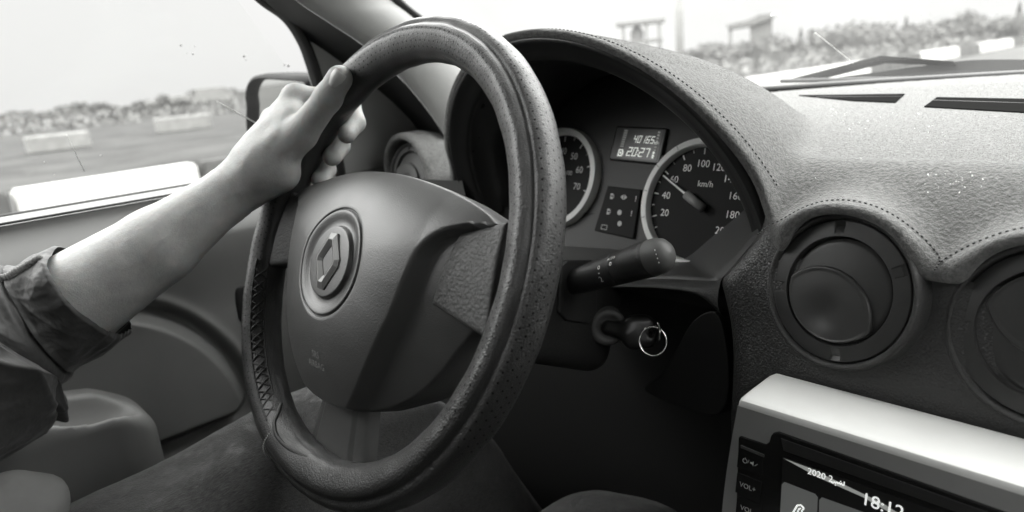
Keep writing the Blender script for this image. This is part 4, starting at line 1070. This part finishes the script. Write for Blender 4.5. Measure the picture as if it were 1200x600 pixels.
# roof, floor, far walls: unseen shell, some panels raised across windows to cut fill light
obj('roof', grid(lambda a, b: V(CX+(a*2-1)*.60, .50-2.1*b, .335+.02*sin(pi*a)+.03*sin(pi*b)), 16, 16), 'car_headliner', body_)
obj('floor', box((-.88, -1.7, -.90), (.62, 1.0, -.86)), 'carpet', body_, smooth=False)
obj('bulkhead', grid(lambda a, b: V(-.88+1.5*a, .97-.2*((a-.5)*2)**2-.12*b, -.11-.77*b), 20, 12), 'carpet', body_)
obj('rear_wall_blocker', box((-.88, -1.72, -.9), (.62, -1.68, .22)), 'trim_grey', body_, smooth=False)  # unseen, built up over the rear window area to cut fill light
obj('passenger_blocker', box((.58, -1.7, -.9), (.62, .75, .10)), 'trim_grey', body_, smooth=False)  # unseen, raised above the sill to block low light from the passenger window
obj('side_window_blocker', box((.575, -1.7, -.09), (.60, .30, .36)), 'trim_grey', body_, smooth=False)  # unseen panel added across the passenger-side windows to hold back fill light
obj('rear_door_blocker', box((-.90, -1.7, -.9), (-.87, -.46, .34)), 'trim_grey', body_, smooth=False)  # unseen, closed to full height where its window would let fill light in
obj('door_outer', box((-.93, -.46, -.9), (-.905, .75, -.11)), 'bonnet_paint', door, smooth=False)
# wipers
def yw(px, py, y): return at(px, py, y=y)
def bar(pts, r): 
    out = ([], [])
    for a, b in zip(pts[:-1], pts[1:]): out = join(out, tube([a, a*.5+b*.5, b], r, 10))
    return out
w = empty('wiper', tuple(yw(1035, 67, 1.0)), 'thin black angled wiper arm bent over the pale kerb blocks beyond the glass', 'wiper', 'windscreen wipers')
P = [yw(*p, 1.0) for p in ((925, 92.5), (1031, 65), (1040, 65.5), (1118, 71.5), (1118, 74.5), (1042, 71), (1034, 71), (950, 92.5))]
obj('wiper_arm', prism(P, (0, -1, .4), .012), 'mirror_shell', w, smooth=False, bevel=.001)
obj('wiper_blade', tube([yw(915, 95, .985), yw(1030, 92.5, .975), yw(1130, 92, .97)], .0030, 8), 'rubber', w)
w = empty('wiper', tuple(yw(1200, 82, 1.0)), 'broad grey wiper lying flat along the cowl at the picture edge', 'wiper', 'windscreen wipers')
P = spl([yw(*p, 1.01) for p in ((975, 92), (1040, 83), (1105, 74), (1150, 70), (1230, 70), (1300, 71), (1300, 80), (1210, 83), (1130, 82), (1060, 87))], 80, True)
obj('wiper_arm', prism(P, (0, -1, .6), .02), 'wiper_grey', w, smooth=False)
P = [yw(*p, 1.0) for p in ((1010, 92), (1070, 86.5), (1130, 82), (1210, 83), (1300, 80), (1300, 97), (1200, 95))]
obj('wiper_blade', prism(P, (0, -1, .2), .008), 'rubber', w, smooth=False)

# ================================================================== OUTSIDE
def ground_mat(name, lo, hi, sc, sy=1., leafy=False):
    m = bpy.data.materials.new(name); m.use_nodes = True; nt = m.node_tree; N = nt.nodes; b = N['Principled BSDF']; b.inputs['Roughness'].default_value = .95; b.inputs['Specular IOR Level'].default_value = .15
    tc = N.new('ShaderNodeTexCoord'); mp = N.new('ShaderNodeMapping'); mp.inputs['Scale'].default_value = (1, sy, 1); nt.links.new(tc.outputs['Object'], mp.inputs['Vector'])
    t = N.new('ShaderNodeTexNoise'); t.inputs['Scale'].default_value = sc; t.inputs['Detail'].default_value = 8; t.inputs['Roughness'].default_value = .65; nt.links.new(mp.outputs[0], t.inputs['Vector'])
    r = N.new('ShaderNodeValToRGB'); r.color_ramp.elements[0].position = .35; r.color_ramp.elements[0].color = (lo, lo, lo*.97, 1); r.color_ramp.elements[1].position = .68; r.color_ramp.elements[1].color = (hi, hi, hi*.97, 1)
    nt.links.new(t.outputs['Fac'], r.inputs[0]); nt.links.new(r.outputs[0], b.inputs['Base Color']); MATS[name] = m
    if leafy:
        ge = N.new('ShaderNodeNewGeometry'); va = N.new('ShaderNodeVectorMath'); va.operation = 'MULTIPLY_ADD'; va.inputs[1].default_value = (.2,)*3; va.inputs[2].default_value = (0, 0, 1); vn = N.new('ShaderNodeVectorMath'); vn.operation = 'NORMALIZE'
        nt.links.new(ge.outputs['Normal'], va.inputs[0]); nt.links.new(va.outputs[0], vn.inputs[0]); nt.links.new(vn.outputs[0], b.inputs['Normal'])
ground_mat('field', .018, .052, .5); ground_mat('asphalt', .045, .07, 3); ground_mat('leaves', .115, .150, .4, leafy=True); ground_mat('bark', .12, .18, 6); ground_mat('concrete_white', .42, .55, 3); ground_mat('concrete_dark', .05, .09, 3); ground_mat('wall_pale', .18, .26, 2); ground_mat('roof_dark', .13, .18, 2)
ground_mat('post_grey', .30, .36, 2)
mat('lagoon', .06, .12, spec=.6)
g = obj('ground', ([(-6000, -6000, GROUND), (6000, -6000, GROUND), (6000, 6000, GROUND), (-6000, 6000, GROUND)], [(0, 1, 2, 3)]), 'field', smooth=False); g['kind'] = 'structure'
g = obj('road', ([(-9.2, -300, GROUND+.006), (5, -300, GROUND+.006), (5, 40, GROUND+.006), (2, 400, GROUND+.006), (-30, 400, GROUND+.006), (-10.8, 40, GROUND+.006)], [(0, 1, 2, 3, 4, 5)]), 'asphalt', smooth=False); g['kind'] = 'structure'
# pale water beyond the fields
wp = [at(*p, z=GROUND+.03) for p in ((-260, 196), (-40, 166), (0, 159), (60, 150), (120, 139), (172, 129), (215, 122.6), (172, 125.6), (60, 136.2), (0, 141.8), (-260, 166.2))]
g = obj('water', ([V(p[0], p[1], GROUND+.03) for p in wp], [tuple(range(len(wp)))]), 'lagoon', smooth=False); g['kind'] = 'structure'
# painted concrete kerb blocks along the far edge of the road
def blk(): 
    bm = bmesh.new(); bmesh.ops.create_cube(bm, size=1)
    for v in bm.verts: v.co.x *= .42 if v.co.z < 0 else .30; v.co.y *= 1.94; v.co.z = (v.co.z+.5)*.50
    bmesh.ops.bevel(bm, geom=bm.edges[:], offset=.03, segments=2, affect='EDGES'); me = bpy.data.meshes.new('kerb_block'); bm.to_mesh(me); bm.free(); return me
bmw, bmd = blk(), blk(); bmw.materials.append(MATS['concrete_white']); bmd.materials.append(MATS['concrete_dark'])
whites = [(.96, 2.95), (16.5, 27.0), (33, 39.5), (44, 50.2)]
y = -5.04; k = 0
while y < 66:
    c_ = y+1.0; w = any(a_-.3 < c_ < b_+.3 for a_, b_ in whites); x = -9.15-.045*max(0, c_)
    vis = (-5.1 < c_ < 7) or c_ > 11
    if vis:
        o = bpy.data.objects.new('kerb_block', bmw if w else bmd); COL.objects.link(o); o.location = (x, c_, GROUND); o.rotation_euler = (0, 0, rad(2.4))
        if w: tag(o, 'white painted concrete kerb block just above the pale door sill' if c_ < 8 else 'white painted concrete kerb block in the roadside row beyond the windscreen', 'kerb block', 'white kerb blocks' if c_ > 8 else None)
        else: tag(o, 'dark painted concrete kerb block in the roadside row', 'kerb block', 'dark kerb blocks')
    y += 2.0
for px, py, lab in ((68, 166, 'white concrete block standing in the field, the one nearer the window edge'), (215, 145, 'white concrete block standing in the field, the one nearer the wing mirror')):
    p = at(px, py, z=GROUND+.3); s_ = np.linalg.norm(p)/810
    o = obj('concrete_block', box((p[0]-.4, p[1]-26*s_, GROUND), (p[0]+.4, p[1]+26*s_, GROUND+10*s_+.2)), 'wall_pale', smooth=False, bevel=.05); tag(o, lab, 'concrete block', 'white blocks in the field')

# trees and scrub
def crown(n, rx, rz, leaf, seed, shape='round'):
    r = np.random.default_rng(seed); Vv, Ff = [], []
    cl_ = [(r.normal(0, .45, 3)*V(rx, rx, rz*.6)+V(0, 0, rz)) for _ in range(11)]
    for i in range(n):
        c_ = cl_[r.integers(len(cl_))]; p = c_+r.normal(0, .26, 3)*V(rx, rx, rz*.8)
        if shape == 'cone': h = r.random(); a_ = r.random()*2*pi; q = rx*(1-h)*math.sqrt(r.random()); p = V(q*cos(a_), q*sin(a_), h*rz*2)
        e1, e2 = nrm(r.normal(size=3)), nrm(r.normal(size=3)); s_ = leaf*(.5+r.random()); b = len(Vv)
        Vv += [p+e1*s_, p+e2*s_, p-e1*s_, p-e2*s_]; Ff.append((b, b+1, b+2, b+3))
    return Vv, Ff
protos = []
for k, (n, rx, rz, leaf, shp) in enumerate(((1800, 1.5, 1.5, .13, 'round'), (1800, 1.9, 1.1, .13, 'round'), (1500, .9, 2.0, .11, 'cone'), (1700, 2.4, .8, .12, 'round'))):
    me = bpy.data.meshes.new('crown'); v_, f_ = crown(n, rx, rz, leaf, 20+k, shp); me.from_pydata([tuple(p) for p in v_], [], f_); me.materials.append(MATS['leaves'])
    tm = bpy.data.meshes.new('trunk'); v_, f_ = tube([V(0, 0, 0), V(.03, .02, rz*.6), V(.0, .05, rz*1.2)], [.16, .11, .04], 8); tm.from_pydata([tuple(p) for p in v_], [], f_); tm.materials.append(MATS['bark'])
    protos.append((me, tm))
KIND = ['bushy round tree', 'spreading low tree', 'narrow pointed tree', 'low wide shrub']
def tree(px, pyb, dist, kind, hpx, name, label, group):
    """stands where photo point (px) meets the ground at that distance; hpx = height in photo pixels"""
    r = ray(px, pyb); r = r/np.hypot(r[0], r[1]); p = V(r[0]*dist, r[1]*dist, GROUND)
    sc = hpx*dist/FPX/(2.6 if kind == 0 else 2.2 if kind == 1 else 4.0 if kind == 2 else 1.5)*.95
    t = bpy.data.objects.new(name, None); COL.objects.link(t); t.location = p; t.scale = (sc,)*3; t.rotation_euler = (0, 0, rng.random()*6)
    tag(t, label, 'shrub' if kind == 3 else 'tree', group)
    for nm, me in zip(('crown', 'trunk'), protos[kind]): c_ = bpy.data.objects.new(nm, me); COL.objects.link(c_); c_.parent = t
# beyond the windscreen
for px, hp, k in ((1060, 24, 2), (985, 26, 1), (938, 24, 2), (960, 20, 0), (1016, 24, 1), (1120, 24, 0), (1168, 22, 1), (905, 18, 3), (845, 20, 1), (820, 14, 3), (1085, 16, 3), (1030, 16, 3), (1145, 16, 3), (1190, 28, 2), (870, 16, 3), (1000, 14, 3), (1205, 20, 0), (1250, 24, 1), (1300, 24, 0)):
    d = 75+rng.random()*55
    tree(px, 62, d, k, hp+4, 'shrub' if k == 3 else 'tree', KIND[k]+' in the scrub beyond the windscreen', KIND[k]+'s beyond the windscreen')
# beyond the side window
for px, hp, k in ((195, 22, 0), (216, 16, 1), (178, 14, 3), (160, 12, 3), (240, 16, 3), (262, 16, 1), (75, 12, 3), (95, 14, 3), (120, 12, 3), (10, 10, 3), (40, 10, 3), (282, 14, 3), (-60, 14, 1), (-140, 16, 0), (310, 14, 3), (330, 14, 3)):
    d = 300+rng.random()*160 if abs(px-190) > 40 else 150
    tree(px, 140, d, k, hp*.8, 'shrub' if k == 3 else 'tree', KIND[k]+' on the far side of the field outside the driver window', KIND[k]+'s beyond the side window')
# scrub that reads as one mass
sv, sf = [], []
for k in range(30000):
    d = 26+rng.random()**1.4*120; az = PSI+math.atan((600-(-250+rng.random()*1750))/FPX); p = V(-sin(az)*d, cos(az)*d, GROUND)
    if p[0] > -14-.06*max(0, p[1]): continue
    if az > PSI+math.atan(250/FPX) and (d < 62 or rng.random() < .4): continue
    s_ = (.05+.12*rng.random())*(1+d/120); hgt = rng.random()**2*(.35+d/260)
    e1, e2 = nrm(rng.normal(size=3)), nrm(rng.normal(size=3)); c_ = p+V(0, 0, hgt); b = len(sv)
    sv += [c_+e1*s_, c_+e2*s_, c_-e1*s_, c_-e2*s_]; sf.append((b, b+1, b+2, b+3))
g = obj('ground_cover', (sv, sf), 'leaves', smooth=False); g['kind'] = 'stuff'
# far woods on the horizon
sv, sf = [], []
for k in range(20000):
    az = PSI+math.atan((600-(-250+rng.random()*1750))/FPX); d = 260+rng.random()*160; p = V(-sin(az)*d, cos(az)*d, GROUND)
    w = .5+.5*sin(az*37)+.5*sin(az*91+1); h = rng.random()**1.3*(.9+1.6*max(0, w))
    e1, e2 = nrm(rng.normal(size=3)), nrm(rng.normal(size=3)); s_ = .25+.5*rng.random(); c_ = p+V(0, 0, h); b = len(sv); sv += [c_+e1*s_, c_+e2*s_, c_-e1*s_, c_-e2*s_]; sf.append((b, b+1, b+2, b+3))
g = obj('far_woods', (sv, sf), 'leaves', smooth=False); g['kind'] = 'stuff'

def stand(px, py, dist): 
    r = ray(px, py); r = r/np.hypot(r[0], r[1]); return V(r[0]*dist, r[1]*dist, GROUND)
def zpx(px, py, dist): r = ray(px, py); return r[2]/np.hypot(r[0], r[1])*dist
# open roofed shelter on posts
D_ = 120; c_ = stand(752, 40, D_); zt, zb = zpx(752, 25, D_), GROUND; fwd = nrm((c_[0], c_[1], 0)); rt = V(fwd[1], -fwd[0], 0); k_ = D_/FPX
sh = empty('shelter', tuple(c_), 'open flat roofed shelter on thin posts seen over the hood', 'shelter')
obj('roof', prism([c_+rt*a_*k_+fwd*b_+V(0, 0, zt-GROUND) for a_, b_ in ((-27, -2.5), (25, -2.5), (25, 2.5), (-27, 2.5))], (0, 0, 1), .5), 'roof_dark', sh, smooth=False)
for a_ in (-20, 5, 19):
    for b_ in (-2, 2): obj('post', tube([c_+rt*a_*k_+fwd*b_, c_+rt*a_*k_+fwd*b_+V(0, 0, zt-GROUND)], .22, 6), 'roof_dark', sh)
obj('floor', prism([c_+rt*a_*k_+fwd*b_+V(0, 0, zpx(752, 47, D_)-GROUND) for a_, b_ in ((-24, -2.3), (22, -2.3), (22, 2.3), (-24, 2.3))], (0, 0, 1), .5), 'roof_dark', sh, smooth=False)
obj('stove', lathe([(1.0, 0), (1.1, 1.2), (.5, 2.2), (.3, 3.0), (.01, 3.0)], c_-rt*5*k_+V(0, 0, zpx(752, 47, D_)-GROUND), (0, 0, 1), 12), 'roof_dark', sh)
# lamp post
p = stand(797, 60, 60); lp = empty('lamp_post', tuple(p), 'tall pale lamp post beyond the instrument hood', 'lamp post')
obj('pole', tube([p, p+V(0, 0, 6), p+V(0, 0, 12)], [.34, .30, .26], 10), 'post_grey', lp); obj('lamp_head', tube([p+V(0, 0, 12), p+V(1.2, 0, 12.5), p+V(2.2, 0, 12.5)], [.08, .1, .22], 8), 'wall_pale', lp)
# house with an overhanging roof
D_ = 130; c_ = stand(886, 50, D_); k_ = D_/FPX; fwd = nrm((c_[0], c_[1], 0)); rt = V(fwd[1], -fwd[0], 0); zz = lambda py: zpx(886, py, D_)-GROUND
ho = empty('house', tuple(c_), 'grey house with a flat overhanging roof among distant trees', 'house')
obj('wall', prism([c_+rt*a_*k_+V(0, 0, h_) for a_, h_ in ((-6, 0), (16, 0), (16, zz(21)), (-6, zz(21)))], -fwd, 6), 'roof_dark', ho, smooth=False)
rf = obj('roof', prism([c_+rt*a_*k_+fwd*-.8+V(0, 0, h_) for a_, h_ in ((-30, zz(26)), (-4, zz(22)), (2, zz(18)), (17, zz(18)), (18, zz(22)), (-2, zz(29)), (-28, zz(31)))], -fwd, 8), 'roof_dark', ho, smooth=False)
under(obj('window', prism([c_+rt*a_*k_-fwd*.1+V(0, 0, h_) for a_, h_ in ((0, zz(34)), (5, zz(34)), (5, zz(28)), (0, zz(28)))], -fwd, .2), 'wall_pale', ho, smooth=False), ho)
obj('post', tube([c_-rt*26*k_, c_-rt*26*k_+V(0, 0, zz(30))], .3, 6), 'roof_dark', ho)
# white vehicles far across the field
def van(px, py, dist, wpx, label):
    c_ = stand(px, py, dist); k_ = dist/FPX; Lx = wpx*k_; v = empty('parked_van', tuple(c_), label, 'van', 'white vans across the field'); fwd = nrm((c_[0], c_[1], 0)); rt = V(fwd[1], -fwd[0], 0)
    h = Lx*.42; pr = [(-.5, .15), (.5, .15), (.5, .55), (.42, .62), (.30, 1.0), (-.46, 1.0), (-.5, .9)]
    obj('body', prism([c_+rt*a_*Lx+V(0, 0, b_*h+.25*h)-fwd for a_, b_ in pr], -fwd, 2), 'wall_pale', v, smooth=False, bevel=.08)
    for a_ in (-.32, .32): obj('wheel', lathe([(.001, .1), (h*.22, .1), (h*.22, -.2)], c_+rt*a_*Lx-fwd*1.05+V(0, 0, h*.3), -fwd, 14), 'roof_dark', v)
    obj('window', prism([c_+rt*a_*Lx+V(0, 0, b_*h+.25*h)-fwd*1.03 for a_, b_ in ((.28, .62), (.40, .62), (.31, .92), (.28, .92))], -fwd, .05), 'roof_dark', v, smooth=False)
van(185, 131, 150, 20, 'small white van across the field, farthest from the mirror'); van(218, 127, 150, 26, 'long white van across the field, middle one'); van(254, 122, 150, 36, 'white van across the field, nearest the wing mirror')

# ================================================================== LIGHT
w = bpy.data.worlds.new('World'); S.world = w; w.use_nodes = True; nt = w.node_tree; N = nt.nodes; bg = N['Background']
SUN_EL, SUN_ROT = rad(50), rad(-48)
sky = N.new('ShaderNodeTexSky'); sky.sky_type = 'NISHITA'; sky.sun_disc = False; sky.sun_elevation = SUN_EL; sky.sun_rotation = SUN_ROT; sky.dust_density = 4
bw = N.new('ShaderNodeRGBToBW'); nt.links.new(sky.outputs[0], bw.inputs[0])
# overcast: the cloud layer evens the sky out and is brightest overhead
tc = N.new('ShaderNodeTexCoord'); sx = N.new('ShaderNodeSeparateXYZ'); nt.links.new(tc.outputs['Generated'], sx.inputs[0])
ov = N.new('ShaderNodeMapRange'); ov.interpolation_type = 'SMOOTHSTEP'; ov.inputs['From Min'].default_value = 0.12; ov.inputs['From Max'].default_value = .50; ov.inputs['To Min'].default_value = 6.3; ov.inputs['To Max'].default_value = 60; nt.links.new(sx.outputs['Z'], ov.inputs['Value'])
mx = N.new('ShaderNodeMix'); mx.data_type = 'FLOAT'; mx.inputs[0].default_value = .92; nt.links.new(bw.outputs[0], mx.inputs[2]); nt.links.new(ov.outputs[0], mx.inputs[3])
cr = N.new('ShaderNodeCombineColor'); 
ml = N.new('ShaderNodeMath'); ml.operation = 'MULTIPLY'; ml.inputs[1].default_value = .985; nt.links.new(mx.outputs[0], ml.inputs[0])
nt.links.new(mx.outputs[0], cr.inputs[0]); nt.links.new(mx.outputs[0], cr.inputs[1]); nt.links.new(ml.outputs[0], cr.inputs[2])
nt.links.new(cr.outputs[0], bg.inputs[0]); bg.inputs[1].default_value = .13
sl = bpy.data.lights.new('sun', 'SUN'); sl.energy = .7; sl.angle = rad(22); sl.color = (1, 1, .985); so = bpy.data.objects.new('sun', sl); COL.objects.link(so)
sdv = V(sin(SUN_ROT)*cos(SUN_EL), cos(SUN_ROT)*cos(SUN_EL), sin(SUN_EL)); so.rotation_euler = Vector(tuple(sdv)).to_track_quat('Z', 'Y').to_euler()
vs = S.view_settings; vs.view_transform = 'Standard'; vs.look = 'None'; vs.exposure = 0.17; vs.gamma = 1; vs.use_curve_mapping = False
S.render.engine = 'CYCLES'; S.cycles.use_denoising = True
try: S.cycles.denoiser = 'OPENIMAGEDENOISE'
except Exception: pass
S.cycles.max_bounces = 10; S.cycles.diffuse_bounces = 6; S.cycles.transparent_max_bounces = 12; S.cycles.sample_clamp_indirect = 8; S.cycles.caustics_reflective = False; S.cycles.caustics_refractive = False
